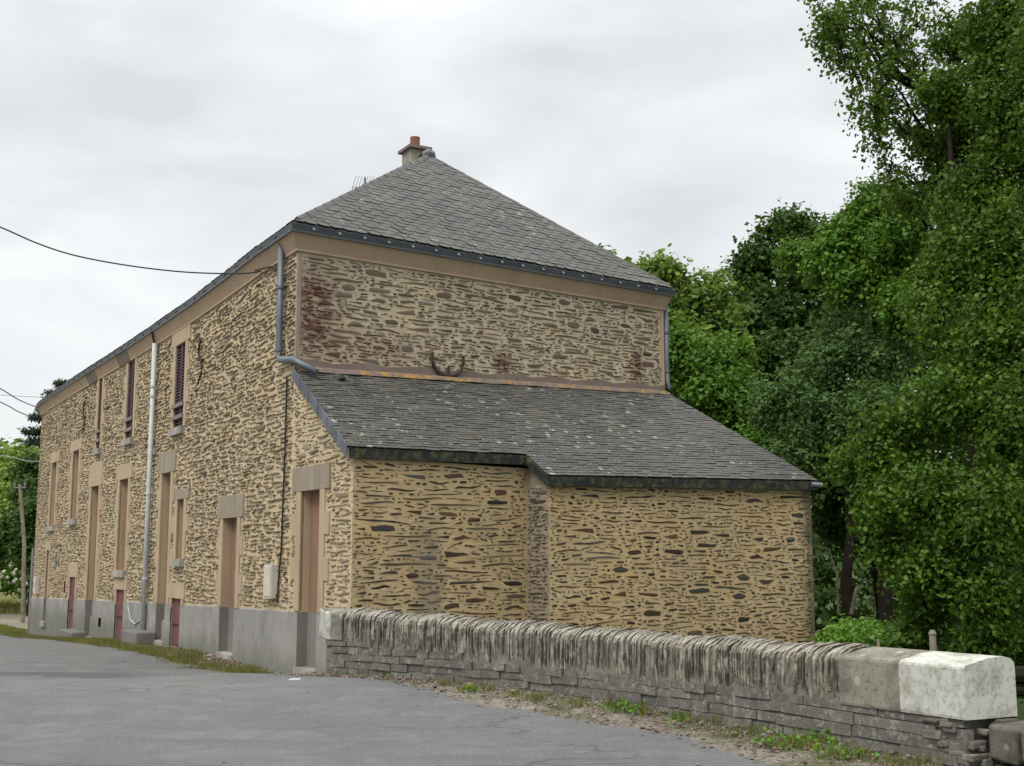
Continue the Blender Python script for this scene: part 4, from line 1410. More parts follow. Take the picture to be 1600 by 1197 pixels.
aw2 = m_.build('annex_front_wall', M['mortar_annex'], annex)
m_ = MB(); W3.sheet(m_, -1.2, lambda x: ZE_R - .08 + (ZT1 - ZE_R) * x / W3.len)
m_.build('annex_end_wall', M['mortar_front'], annex)
m_ = MB(); LW.sheet(m_, -1.2, zpA, [tuple(hA)], d=.03)
m_.build('plinth', M['plinth'], annex)
blkA = []
surround(LW, 'doorway', tuple(hA), 'door', .33, annex, zpA, blkA, jw=.18, tooth=.16, m_r=M['render'], m_l=M['render_old'])
for k in range(30):
    x0 = LW.len * k / 30
    blkA.append((x0, x0 + LW.len / 30, ztl(x0 + LW.len / 30) - .05, 9)); blkA.append((x0, x0 + LW.len / 30, -3, zpA(x0) + .03))
st = pack(LW.len, .5, 4.3, blkA, ST_FRONT, 31)
lay_stones(LW, st, M['stone_front'], aw0, 60, .016, 31)
ST_ANX = [(5, .22, .42, .06, .11, .02), (36, .30, .85, .028, .060, .012), (130, .14, .45, .022, .05, .010), (500, .06, .20, .016, .045, .008), (1300, .025, .09, .010, .03, .006)]
st = pack(W1.len, .3, 2.84, [], ST_ANX, 32)
lay_stones(W1, st, M['stone_annex'], aw1, 90, .008, 32)
ST_ANX2 = [(4, .18, .40, .06, .11, .02), (26, .25, .60, .025, .055, .014), (130, .12, .34, .020, .05, .011), (800, .05, .17, .014, .042, .008), (1900, .02, .08, .010, .028, .006)]
st = pack(W2.len, .1, 2.62, [], ST_ANX2, 33)
lay_stones(W2, st, M['stone_annex'], aw2, 120, .008, 33)
st = pack(WJ.len, .2, 2.6, [], ST_SIDE, 34)
lay_stones(WJ, st, M['stone_jog'], awj, 20, .014, 34)
# small black lump high on the left part of the slates
q = (T0 * .5 + Tj * .5)
hp = T0 + (Tj - T0) * .24 + (PA - T0) * .14
MB().tube([hp + V(0, 0, .03), hp + V(.06, 0, .05), hp + V(.10, .02, .035)], [.035, .045, .02], 6).build('black_lump', M['cable'], annex)

# ------------------------------------------------------------------ step blocks in front of the house
def block_at(px0, px1, py0, py1, depth, label, nm='stone_step', mat=None, out=.0):
    s0 = FW.hit(px0, py1)[0]; s1 = FW.hit(px1, py1)[0]
    s0, s1 = sorted((s0, s1))
    sm = (s0 + s1) / 2
    g_ = float(gz(*FW.pt(sm, 0)[:2], False))
    c = FW.pt(sm, g_)
    hgt = (py1 - py0) * c[1] / F_PX
    m_ = MB(); FW.slab(m_, s0, s1, g_ - .05, g_ + hgt, .035, depth)
    o = m_.build(nm, mat or M['step'], None, label=label, cat='step')
    bv = o.modifiers.new('bevel', 'BEVEL'); bv.width = .03; bv.segments = 2
    o['group'] = 'stone steps along the street front'
    return o
block_at(221, 246, 990, 1010, .42, 'larger grey stone step block at the foot of the white drainpipe')
block_at(119, 139, 984, 998, .42, 'small dark stone step block below the tall doorway farthest left')
def low_cube(px0, px1, py0, py1, label):
    s0 = FW.hit(px0, py1)[0]; s1 = FW.hit(px1, py1)[0]
    s0, s1 = sorted((s0, s1))
    _, zt = FW.hit((px0 + px1) / 2, py0)
    g_ = float(gz(*FW.pt((s0 + s1) / 2, 0)[:2], False))
    m_ = MB(); FW.slab(m_, s0, s1, g_ - .02, zt, -.17, .028)
    o = m_.build('stone_step', M['plinth'], None, label=label, cat='step')
    bv = o.modifiers.new('bevel', 'BEVEL'); bv.width = .02; bv.segments = 2
    o['group'] = 'stone steps along the street front'
low_cube(254, 267, 970, 990, 'pale step block set inside the tall doorway beside the white drainpipe')
low_cube(141, 153, 964, 984, 'pale step block set inside the tall doorway farthest left')

# ------------------------------------------------------------------ parapet
parapet = empty('parapet', (par[6][0], par[6][1], .2), 'low curved bridge parapet of upright slates with whitewashed ends', 'parapet wall')
PW = Wall(list(par))
TH = .46
def ptop(x):        # height of the front top edge
    return float(np.interp(x / PW.len, [0, .3, .6, 1], [.985, .90, .86, .885]))
def pmid(x):        # joint between coping and courses
    return float(np.interp(x / PW.len, [0, .06, .25, .5, .8, 1], [.70, .66, .56, .50, .50, .52]))
xe0 = 0.24          # end of the left block
xg = PW.hit(1317, 1100)[0]; xw = PW.hit(1412, 1110)[0]
# mortar core
mb = MB()
pc = [q for q in par]; pc[-1] = pc[-2] + (pc[-1] - pc[-2]) * .8
sweep(mb, pc, [(-.004, -.9), (-.004, .50), (-.010, .60), (-.012, .82), (-.10, .895), (-.36, .895), (-TH + .02, .80), (-TH + .02, -.9)], closed=False)
mb.build('core', M['par_core'], parapet)
r = random.Random(17)
x = xe0
pieces = []
while x < xg - .01:
    t = r.choice([r.uniform(.013, .022), r.uniform(.018, .038)])
    pieces.append((x, t)); x += t * r.choice((1, 1, 1, 1.12))
prev = 0
def coping(x, t, r):
    """one upright slate, its top rounded over the wall"""
    zt = ptop(x) + r.uniform(-.018, .014) + .012 * math.sin(x * 5)
    zb = pmid(x) + r.uniform(-.08, .10) + .03 * math.sin(x * 3.3)
    o = r.uniform(-.015, .024)
    lean = r.uniform(-.012, .012) + .010 + .02 * math.sin(x * 2.3)
    prof = [(o * .2 - .006, zb), (o + r.uniform(-.006, .006), (zb * .6 + zt * .4)), (o, zt - .05), (o - .025, zt - .008), (-.10, zt + .035), (-TH * .5, zt + .055), (-TH + .1, zt + .035), (-TH, zt - .05), (-TH, zb)]
    g_ = t * .86
    m_ = MB()
    bow = r.uniform(-.02, .02)
    k = len(prof)
    vs_ = [PW.pt(min(x + lean * (i / k) + bow * math.sin(i), PW.len - .001), p[1], p[0]) for i, p in enumerate(prof)]
    vs_ += [PW.pt(min(x + g_ + lean * (i / k) + bow * math.sin(i), PW.len - .001), p[1], p[0]) for i, p in enumerate(prof)]
    fs_ = [(i, i + k, i + 1 + k, i + 1) for i in range(k - 1)] + [tuple(range(k)), tuple(range(2 * k - 1, k - 1, -1))]
    m_.add(vs_, fs_)
    return m_
pieces_sorted = sorted(pieces, key=lambda a: -a[1] / PW.pt(a[0], 0)[1])
keepn = 260
rest = MB()
for i, (x, t) in enumerate(pieces_sorted):
    m_ = coping(x, t, r)
    if i < keepn:
        m_.build('coping_slate', M['par_slate'], parapet)
    else:
        rest.add(m_.v, m_.f)
if rest.v:
    rest.build('small_coping_slates', M['par_slate'], parapet, kind='stuff')
# courses of dressed slate blocks below
r = random.Random(23)
zc = .10
crs = [(.08, .19), (.19, .28), (.28, .37), (.37, .45), (.45, .53), (.53, .61), (.61, .68)]
for ci, (z0, z1) in enumerate(crs):
    x = r.uniform(.0, .1)
    while x < PW.len - .05:
        L_ = r.uniform(.12, .42) if x < PW.len * .75 else r.uniform(.5, .9)
        xb = min(x + L_, PW.len - .02)
        if z1 <= pmid(x) + .03:
            m_ = MB()
            o = r.uniform(-.010, .022) + .010
            zj = r.uniform(-.008, .008)
            PW.slab(m_, x + .004, xb - .004, (z0 + .004 + zj, z0 + .004 + r.uniform(-.012, .012)), (z1 - .004 + zj, z1 - .004 + r.uniform(-.014, .010)), -.06, o)
            ob = m_.build('block', M['par_block'], parapet)
        x = xb
# blocks at the ends
def profile_block(xa, xb, mat, nm, o=.02, zb=None, nseg=4, endcut=None, lab=None):
    prof = [(o - .004, 0), (o, .05), (o, .93), (o - .006, .975), (o - .028, 1.01), (-.08, 1.045), (-TH * .45, 1.12), (-TH + .10, 1.14), (-TH + .03, 1.10), (-TH - .005, 1.02), (-TH - .01, .9), (-TH - .01, 0)]
    xs_ = np.linspace(xa, xb, nseg)
    m_ = MB(); k = len(prof)
    vs_ = []
    for ix, x in enumerate(xs_):
        z0 = pmid(x) if zb is None else zb; z1 = ptop(x)
        for (d_, u) in prof:
            e = 0
            if endcut is not None and ix == (0 if endcut < 0 else nseg - 1):
                e = 0
            P_ = PW.pt(min(max(x, 0), PW.len), z0 + (z1 - z0) * u, d_)
            if endcut is not None and (ix == 0 and endcut < 0 or ix == nseg - 1 and endcut > 0):
                _, tg, _o = PW.frame(min(max(x, 0), PW.len))
                P_ = P_ + V(tg[0], tg[1], 0) * (abs(d_ - o) * abs(endcut) * (-1 if endcut < 0 else 1))
            vs_.append(P_)
    fs_ = []
    for i in range(nseg - 1):
        for j in range(k):
            fs_.append((i * k + j, (i + 1) * k + j, (i + 1) * k + (j + 1) % k, i * k + (j + 1) % k))
    fs_.append(tuple(range(k))[::-1]); fs_.append(tuple((nseg - 1) * k + j for j in range(k)))
    m_.add(vs_, fs_)
    ob = m_.build(nm, mat, parapet)
    if lab: ob['label'] = lab
    return ob
profile_block(xg, xw - .002, M['grey_block'], 'end_block', .028, None, 4, None, 'grey lichen spotted end block')
profile_block(xw, PW.len, M['white_block'], 'end_block', .032, None, 6, None, 'large whitewashed end block')
profile_block(.03, xe0, M['grey_block'], 'end_block', .028, .68, 3, -1.0, 'small grey end block')
# white painted end face at the left
q0, tg, oo = PW.frame(0.03)
T3, O3 = V(tg[0], tg[1], 0), V(oo[0], oo[1], 0)
a = PW.pt(.03, .68, .028); b = a - O3 * (TH * .98 + .03) - T3 * (TH * .98 + .03)
m_ = MB()
e = -T3 * .012 - O3 * .0
f_ = T3 * .07
m_.hexa([a + e, a + e + f_ + O3 * .004, b + e + f_, b + e,
         a + e + V(0, 0, .31), a + e + f_ + O3 * .004 + V(0, 0, .315), b + e + f_ + V(0, 0, .34), b + e + V(0, 0, .34)])
ob = m_.build('painted_end', M['white_block'], parapet)
ob['label'] = 'white painted far end'
bv = ob.modifiers.new('bevel', 'BEVEL'); bv.width = .015; bv.segments = 2
# rough stones in the broken corner under the near end
r = random.Random(9)
ef = V(*PW.frame(PW.len - .1)[1], 0); eo = V(*PW.frame(PW.len - .1)[2], 0)
for k in range(46):
    z_ = r.uniform(.08, .50)
    if k % 2:
        c = PW.pt(PW.len - r.uniform(.0, .34), z_, -.01); t_, o_v = ef, eo
    else:
        c = PW.pt(PW.len, z_, 0) - eo * r.uniform(.03, TH - .05); t_, o_v = -eo, ef
    sx, sy, sz = r.uniform(.03, .10), r.uniform(.03, .055), r.uniform(.018, .045)
    p = [c + t_ * sx * a_ * r.uniform(.6, 1.1) + o_v * (sy * b_ * r.uniform(.6, 1.1)) + V(0, 0, sz * c_ * r.uniform(.6, 1.1)) for c_ in (-1, 1) for a_, b_ in ((-1, 1), (1, 1), (1, -1), (-1, -1))]
    ob = MB().hexa(p).build('rubble_stone', (M['par_core'], M['par_block'], M['granite'])[k % 3], parapet)
    bv = ob.modifiers.new('bevel', 'BEVEL'); bv.width = .012; bv.segments = 2
# low wall of big granite blocks carrying on at the right
lw = [PW.pt(PW.len, 0)[:2] + V(.10, -.02), V(3.75, 7.9), V(4.5, 7.2), V(5.6, 6.2)]
low = empty('low_wall', (lw[0][0], lw[0][1], .2), 'low wall of big dark granite blocks right of the whitewashed parapet end', 'wall')
LWL = Wall(lw)
x = 0
r = random.Random(4)
for k, L_ in enumerate((.24, .34, .4, .45, .4, .4)):
    if x + L_ > LWL.len: break
    m_ = MB(); LWL.slab(m_, x + .012, x + L_ - .012, (.27, .24), (.50 - .01 * k, .485 - .01 * k), -.42, .02 * r.random())
    ob = m_.build('block', M['granite'], low)
    bv = ob.modifiers.new('bevel', 'BEVEL'); bv.width = .03; bv.segments = 3
    m_ = MB(); LWL.slab(m_, x + .03, x + L_ * .8, -.3, (.23, .225), -.40, -.05)
    ob = m_.build('block', M['granite'], low)
    x += L_
# dark rails seen past the right end
for k, z_ in enumerate((.55, .28)):
    a = at_y(1560, 1054 + 24 * k, 10.6); b = at_y(1680, 1056 + 24 * k, 10.3)
    MB().tube([a, b], .075 - .03 * k, 8).build('fence_rail', M['bark_dark'], None, label=('upper dark round' if k == 0 else 'lower thin dark') + ' timber rail behind the whitewashed parapet end', cat='rail')
    for q in (a * .1 + b * .9,):
        pass
rp_ = at_y(1640, 1060, 10.45)
MB().tube([V(rp_[0], rp_[1], -.7), V(rp_[0], rp_[1], .75)], .06, 8).build('fence_post', M['bark_dark'], None, label='dark post carrying the rails at the right edge', cat='post')
# wooden post and small stake
p = at_y(1457, 990, 10.75)
m_ = MB().tube([V(p[0], p[1], -.7), V(p[0], p[1], p[2] - .02), V(p[0], p[1], p[2] + .0), V(p[0], p[1], p[2] + .03)], [.03, .03, .036, .02], 8)
m_.build('fence_post', M['wood_post'], None, label='weathered wooden post with rounded cap behind the parapet', cat='post')
p = at_y(1372, 999, 10.9)
MB().tube([V(p[0], p[1], -.5), V(p[0], p[1], p[2])], .012, 6).build('stake', M['wood_post'], None, label='thin short stake just showing over the grey end block', cat='stake')
p = on_ground(458, 1067)
m_ = MB().add([p + V(-.06, -.05, .03), p + V(.07, -.04, .03), p + V(.08, .05, .045), p + V(-.05, .06, .035), p + V(0, 0, .05)], [(0, 1, 4), (1, 2, 4), (2, 3, 4), (3, 0, 4)])
m_.build('litter', M['paper'], None, label='scrap of white paper lying on the asphalt near the doorways', cat='litter')

# ------------------------------------------------------------------ verge: grass, grit, debris
def blades(name, pts, hgt, mat, seed, wid=.006, n_per=1, lean=.6, **k):
    r = np.random.default_rng(seed)
    P = np.repeat(np.asarray(pts, float), n_per, 0)
    n_ = len(P)
    h = hgt * r.uniform(.4, 1.2, n_)
    az = r.uniform(0, 2 * math.pi, n_)
    ln = r.uniform(.1, lean, n_) * h
    a2 = r.uniform(0, 2 * math.pi, n_)
    w_ = np.stack([np.cos(a2), np.sin(a2), np.zeros(n_)], 1) * wid * r.uniform(.6, 1.5, (n_, 1))
    d = np.stack([np.cos(az), np.sin(az), np.zeros(n_)], 1)
    m1 = P + d * (ln * .35)[:, None] + np.stack([0 * h, 0 * h, h * .6], 1)
    tp = P + d * ln[:, None] + np.stack([0 * h, 0 * h, h], 1)
    vs_ = np.stack([P - w_, P + w_, m1 + w_ * .8, m1 - w_ * .8, tp], 1).reshape(-1, 3)
    b = np.arange(n_)[:, None] * 5
    lp = np.concatenate([b + [0, 1, 2, 3], b + [3, 2, 4]], 1).ravel()
    return link(name, np_mesh(name, vs_, lp, np.tile([4, 3], n_)), mat, kind='stuff', **k)
r = np.random.default_rng(5)
def tufts(spots, spread, per):
    out = []
    for (x, y, s_) in spots:
        n_ = int(per * s_)
        q = np.stack([x + r.normal(0, spread * s_, n_), y + r.normal(0, spread * s_, n_)], 1)
        out.append(q)
    q = np.vstack(out)
    q = q[(par_sd(q[:, 0], q[:, 1]) < -.02)]
    return np.column_stack([q, gz(q[:, 0], q[:, 1], False) - .01])
# along the foot of the house and parapet
sp_ = []
for k in range(150):
    x = r.uniform(0, FW.len)
    d_ = abs(r.normal(0, .35)) + .25
    q = FW.pt(x, 0, d_)
    if x > FW.len - 9 and d_ < .9 and r.random() < .5: continue
    sp_.append((q[0], q[1], r.uniform(.5, 1.4)))
for k in range(85):                                       # greener line beside the asphalt
    y = r.uniform(17.3, 38)
    sp_.append((float(edge_x(y)) + r.uniform(.0, .3), y, r.uniform(.5, 1.3)))
for px, py, s_ in ((530, 1057, 1), (570, 1056, 1.2), (610, 1056, 1), (625, 1058, 1.3), (700, 1070, 1.0), (728, 1078, 1.2), (760, 1078, .8), (805, 1086, .8), (835, 1092, .8),
                   (840, 1093, 1), (905, 1103, .9), (965, 1105, 1.5), (990, 1112, 1.5), (1005, 1116, 1), (1060, 1122, 1), (1068, 1127, 1), (1120, 1130, 1), (1165, 1147, 1.5), (1180, 1144, .8),
                   (1215, 1166, 1.5), (1240, 1168, 1.5), (1262, 1163, 1.8), (1275, 1156, 1.2), (1312, 1180, 1.6), (1330, 1184, 1.3), (1400, 1196, 1.2), (1440, 1195, 1.2), (500, 1053, 1)):
    q = on_ground(px, py)
    sp_.append((q[0], q[1], s_ * .55))
pts = tufts(sp_, .12, 125)
blades('grass', pts, .085, M['grass'], 3, .004)
# broad weed leaves at the parapet foot
def weeds(name, spots, mat, seed, size=.035, hgt=.12, per=60, spread=.12, **k):
    r = np.random.default_rng(seed)
    P = []
    for (x, y, z_, s_) in spots:
        n_ = int(per * s_)
        P.append(np.stack([x + r.normal(0, spread * s_, n_), y + r.normal(0, spread * s_, n_), z_ + abs(r.normal(0, hgt * s_, n_))], 1))
    P = np.vstack(P)
    return P
wp = weeds('weeds', [(*on_ground(a, b), c) for a, b, c in ((965, 1108, .8), (985, 1112, 1), (1060, 1126, .6), (1215, 1166, .9), (1245, 1165, 1.1), (1270, 1160, 1.2), (1315, 1182, 1), (610, 1058, .6), (630, 1058, .7), (735, 1080, .6))], None, 4, spread=.09, hgt=.035)

LEAF6 = np.array([(0, 0, 0), (.30, .25, .05), (.42, .62, .03), (0, 1.0, -.06), (-.42, .62, .03), (-.30, .25, .05)])
def leaf_mesh(name, P, size, seed, up=.2, out_dir=None, six=True, aspect=1.0, sizevar=.45):
    """one leaf-shaped face pair at each point of P, turned at random with a tendency to face up and outwards"""
    r = np.random.default_rng(seed)
    n_ = len(P)
    N = r.normal(0, 1, (n_, 3)); N /= np.linalg.norm(N, axis=1)[:, None]
    N[:, 2] += up * 2
    if out_dir is not None:
        N += out_dir * .7
    N /= np.linalg.norm(N, axis=1)[:, None]
    A = r.normal(0, 1, (n_, 3)); A[:, 2] -= .25
    T = A - (A * N).sum(1)[:, None] * N
    T /= np.linalg.norm(T, axis=1)[:, None]
    B = np.cross(T, N)
    s_ = size * r.uniform(1 - sizevar, 1 + sizevar, n_)[:, None]
    if six:
        L = LEAF6
        lp = [0, 1, 2, 3, 0, 3, 4, 5]; ct = [4, 4]
    else:
        L = np.array([(0, 0, 0), (.42, .5, .0), (0, 1, 0), (-.42, .5, .0)]) 
        lp = [0, 1, 2, 3]; ct = [4]
    vs_ = P[:, None, :] + s_[:, None, :] * (B[:, None, :] * L[None, :, 0:1] * aspect + T[:, None, :] * L[None, :, 1:2] + N[:, None, :] * L[None, :, 2:3])
    if six:   # fold along the midrib
        vs_[:, [1, 2, 4, 5]] += (N * s_)[:, None, :] * .12
    k = L.shape[0]
    b = np.arange(n_)[:, None] * k
    return np_mesh(name, vs_.reshape(-1, 3), (b + np.array(lp)).ravel(), np.tile(ct, n_))
link('weeds', leaf_mesh('weeds', wp, .04, 6, .5), M['weed'], kind='stuff')

# grit and debris
def scatter(name, P, size, mat, seed, flat=.5):
    r = np.random.default_rng(seed)
    n_ = len(P)
    base = np.array([(1, 0, 0), (-.4, .9, 0), (-.5, -.8, 0), (.1, 0, 1), (0, 0, -.6)])
    az = r.uniform(0, 2 * math.pi, n_)
    s_ = size * r.lognormal(0, .45, n_)
    c, s2 = np.cos(az), np.sin(az)
    b = base[None] * r.uniform(.6, 1.3, (n_, 5, 1))
    x = b[..., 0] * c[:, None] - b[..., 1] * s2[:, None]
    y = b[..., 0] * s2[:, None] + b[..., 1] * c[:, None]
    vs_ = np.stack([x, y, b[..., 2] * flat], -1) * s_[:, None, None] + P[:, None, :]
    f_ = np.array([0, 1, 3, 1, 2, 3, 2, 0, 3, 1, 0, 4, 2, 1, 4, 0, 2, 4])
    lp = (np.arange(n_)[:, None] * 5 + f_).ravel()
    return link(name, np_mesh(name, vs_.reshape(-1, 3), lp, [3] * (6 * n_)), mat, kind='stuff')
r = np.random.default_rng(77)
yy_ = r.uniform(7.0, 15.6, 5200)
o_ = np.argsort(par[:, 1]); gx = np.interp(yy_, par[o_, 1], par[o_, 0])
ex_ = edge_x(yy_)
u = r.beta(1.1, 1.7, 5200)
xx = gx - .05 - u * (np.maximum(gx - ex_, .25) + .15)
P = np.stack([xx, yy_, gz(xx, yy_, False) + .012 + .0 * xx], 1)
P = P[par_sd(P[:, 0], P[:, 1]) < -.01]
scatter('debris', P[:1800], .017, M['debris'], 1)
scatter('gravel', P[1800:], .009, M['grit'], 2)
q = np.array([FW.pt(x, 0, d_) for x, d_ in zip(r.uniform(FW.len - 7, FW.len, 1500), r.uniform(.05, .8, 1500))])
q[:, 2] = gz(q[:, 0], q[:, 1], False) + .005
scatter('leaf_litter', q, .028, M['debris'], 3, .35)
xx = r.uniform(-8, 3, 2500); yy_ = r.uniform(6, 17, 2500)
k_ = xx < edge_x(yy_) - .02
P = np.stack([xx, yy_, gz(xx, yy_, False) + .036], 1)[k_]
dd = edge_x(P[:, 1]) - P[:, 0]
P = P[r.random(len(P)) < np.exp(-dd / 1.1) + .03]
scatter('loose_chippings', P, .008, M['grit'], 4)

# ------------------------------------------------------------------ trees
def in_clumps(clumps, n, seed, shell=.55, sprig=7, spr=.16):
    """points gathered in small sprigs through ellipsoid clumps; returns points and outward directions"""
    r = np.random.default_rng(seed)
    c = np.array([q[0] for q in clumps]); rad = np.array([q[1] for q in clumps])
    wts = rad.prod(1) ** (2 / 3); wts = wts / wts.sum()
    ns = max(1, n // sprig)
    idx = r.choice(len(clumps), ns, p=wts)
    d = r.normal(0, 1, (ns, 3)); d /= np.linalg.norm(d, axis=1)[:, None]
    # lumpy surface so that the outline is uneven
    lump = 1 + .22 * np.sin(d[:, 0] * 5 + idx * 1.7) * np.cos(d[:, 2] * 6 + idx) + r.normal(0, .10, ns)
    rr = (shell + (1 - shell) * r.random(ns) ** .6) * lump
    S = c[idx] + d * rad[idx] * rr[:, None]
    P = np.repeat(S, sprig, 0)
    D = np.repeat(d, sprig, 0)
    j = r.normal(0, 1, P.shape); 
    ax = np.repeat(r.normal(0, 1, S.shape) + d * 1.1 + np.array([0, 0, -.2]), sprig, 0)
    ax /= np.linalg.norm(ax, axis=1)[:, None]
    P = P + ax * (np.tile(np.arange(sprig), ns) / sprig * spr * 2)[:, None] + j * spr * .33
    return P, D, S, c[idx] + (S - c[idx]) * np.clip(1 - .35 / (np.linalg.norm(S - c[idx], axis=1) + 1e-6), 0, 1)[:, None]
def subdiv(clumps, seed, k):
    """break each big clump of a crown into smaller leafy bunches with gaps between them"""
    if not k: return clumps
    r = np.random.default_rng(seed + 77)
    out = []
    for c, rad in clumps:
        for _ in range(k):
            d = r.normal(0, 1, 3); d /= np.linalg.norm(d)
            f_ = r.uniform(.25, .44)
            out.append((c + d * rad * (1 - f_) * r.uniform(.55, 1.12), rad * f_ * r.uniform(.75, 1.2, 3)))
    return out
def tree(name, label, cat, base, clumps, n, size, mat, seed, trunk_r=.18, shell=.55, sprig=7, spr=.16, six=False, up=.35, bark='bark', trunk=True, twigs=0, aspect=1.0, group=None, limbs=None, sub=13):
    root = empty(name, tuple(base), label, cat, group)
    P, D, S, d = in_clumps(subdiv(clumps, seed, sub), n, seed, shell, sprig, spr)
    link('crown', leaf_mesh('crown', P, size, seed + 1, up, D, six, aspect), M[mat], root)
    r = random.Random(seed)
    if trunk:
        base = np.asarray(base, float)
        cen = np.mean([q[0] for q in clumps], 0)
        topc = max(clumps, key=lambda q: q[0][2])[0]
        topp = np.array([cen[0] * .5 + base[0] * .5, cen[1] * .5 + base[1] * .5, cen[2] * .75 + topc[2] * .25])
        pts = [base + V(0, 0, -.3)]
        for k in range(1, 7):
            u = k / 6
            pts.append(base + (topp - base) * u + V(r.uniform(-.1, .1), r.uniform(-.1, .1), 0) * (1 + u))
        MB().tube(pts, [trunk_r * (1 - .14 * k) for k in range(7)], 8).build('trunk', M[bark], root, smooth=True)
        for q, rd in (clumps if limbs is None else clumps[:limbs]):
            hd = np.linalg.norm((q - topp)[:2])
            u = float(np.clip((q[2] - .45 * hd - base[2]) / max(.1, topp[2] - base[2]), .12, .95))
            s_ = base + (topp - base) * u
            m_ = (s_ + q) / 2 + V(r.uniform(-.2, .2), r.uniform(-.2, .2), -.1 * np.linalg.norm(q - s_))
            MB().tube([s_, m_, (m_ + q) / 2 + V(0, 0, .05), q], [trunk_r * .38, trunk_r * .26, trunk_r * .14, trunk_r * .05], 6).build('limb', M[bark], root, smooth=True)
    if twigs:
        rr = np.random.default_rng(seed + 5)
        k = rr.choice(len(S), min(twigs, len(S)), replace=False)
        vs_, lp = [], []
        A = d[k] + rr.normal(0, .02, (len(k), 3)); B = S[k]
        Mm = (A + B) / 2 + rr.normal(0, .05, A.shape)
        w1 = np.array([.006, .003, 0]); w2 = np.array([0, .004, .006])
        vs_ = np.stack([A + w1, A + w2, A - w1, Mm + w1 * .7, Mm + w2 * .7, Mm - w1 * .7, B + w1 * .2, B + w2 * .2, B - w1 * .2], 1).reshape(-1, 3)
        f_ = np.array([0, 1, 4, 3, 1, 2, 5, 4, 2, 0, 3, 5, 3, 4, 7, 6, 4, 5, 8, 7, 5, 3, 6, 8])
        lp = (np.arange(len(k))[:, None] * 9 + f_).ravel()
        link('twigs', np_mesh('twigs', vs_, lp, [4] * (6 * len(k))), M['bark_dark'], root, kind='stuff')
    return root
def cl(px, py, Y, rpx, rpz=None, ry=None):
    """clump: picture position, distance, half width / half height in picture pixels, half depth in metres"""
    k = Y / F_PX
    rpz = rpz or rpx
    return (at_y(px, py, Y), np.array([rpx * k, ry or (rpx + rpz) / 2 * k, rpz * k]))

# big near alder on the right
alder = [cl(1580, 60, 14, 90, 90), cl(1480, 150, 14, 60, 50), cl(1590, 200, 13.5, 90, 110),
         cl(1520, 320, 13.5, 80, 70), cl(1540, 110, 14, 50, 40), cl(1500, 230, 14.6, 60, 60), cl(1500, 60, 14.8, 50, 50), cl(1530, 180, 14.6, 60, 60), cl(1575, 380, 13, 110, 110), cl(1480, 430, 13.3, 70, 60), cl(1540, 520, 12.5, 110, 90), cl(1450, 480, 13, 40, 40),
         cl(1480, 620, 12.3, 90, 70), cl(1570, 660, 11.8, 90, 90), cl(1390, 690, 12.6, 80, 50), cl(1330, 725, 13, 42, 26), cl(1430, 770, 12.2, 90, 60), cl(1540, 800, 11.6, 100, 80),
         cl(1370, 800, 12.6, 45, 40), cl(1400, 850, 12.6, 60, 45), cl(1480, 890, 12, 80, 55), cl(1560, 930, 11.6, 80, 60), cl(1450, 950, 12.4, 55, 45), cl(1620, 560, 12.5, 80, 300, 1.4), cl(1640, 150, 13, 90, 200, 1.2),
         cl(1540, 1010, 11.8, 50, 40), cl(1600, 1010, 12, 50, 60)]
tb = at_y(1640, 1100, 13.5); tb[2] = -.6
tree('alder_tree', 'large leafy alder filling the right side of the picture from the parapet to the sky', 'tree', tb, alder, 120000, .052, 'leaf_alder', 101, .20, .25, 6, .11, True, .2, 'bark_dark', twigs=3500, limbs=12, sub=22, aspect=.8)
# loose spray hanging in front of the sky, part of the alder behind: its own bough tree
spray = []
rsp = random.Random(12)
while len(spray) < 150:
    py = rsp.uniform(-20, 330)
    bx = float(np.interp(py, [-20, 0, 130, 165, 230, 290, 330], [1262, 1262, 1300, 1345, 1352, 1385, 1375]))
    px = bx + abs(rsp.gauss(0, 1)) * 95
    if px > 1560: continue
    if 1360 < px < 1420 and 200 < py < 260 and rsp.random() < .8: continue
    spray.append(cl(px, py, rsp.uniform(14.2, 16), rsp.uniform(9, 24), rsp.uniform(8, 20), .25))
tb = at_y(1580, 1100, 15.5); tb[2] = -.6
tree('alder_tree', 'alder behind the big one whose thin outer sprays stand open against the sky', 'tree', tb, spray, 8800, .060, 'leaf_alder', 131, .10, .0, 5, .09, True, .35, 'bark_dark', twigs=1800, limbs=12, sub=0, aspect=.8)

# thin boughs that carry the open spray
cs = [q[0] for q in spray]
mb = MB()
for i, q in enumerate(cs):
    inner = [p_ for p_ in cs if p_[0] > q[0] + .10]
    if not inner: continue
    p_ = min(inner, key=lambda t_: np.linalg.norm(t_ - q))
    m_ = (q + p_) / 2 + V(0, 0, .03)
    mb.tube([p_, m_, q], [.010, .008, .004], 4)
spray_root = [o for o in bpy.data.objects if o.name.startswith('alder_tree')][-1]
mb.build('boughs', M['bark_dark'], spray_root, kind='stuff')
T = []
def bt(lab, px, clumps, n, size, mat, seed, Y, tr=.16, **k):
    b = at_y(px, 960, Y); b[2] = -.75
    return tree(k.pop('nm', 'broadleaf_tree'), lab, 'tree', b, clumps, n, size, mat, seed, tr, group='trees beyond the house', bark='bark_dark', **k)
bt('fresh light green tree directly behind the right corner of the house', 1050,
   [cl(1035, 430, 29, 42, 30), cl(1075, 470, 29, 50, 36), cl(1110, 450, 29, 30, 20), cl(1060, 520, 28.5, 45, 40), cl(1120, 500, 29, 40, 45), cl(1040, 480, 29, 35, 40), cl(1080, 560, 28, 60, 40)], 17000, .12, 'leaf_fresh', 201, 29, shell=.2, spr=.22, sprig=6)
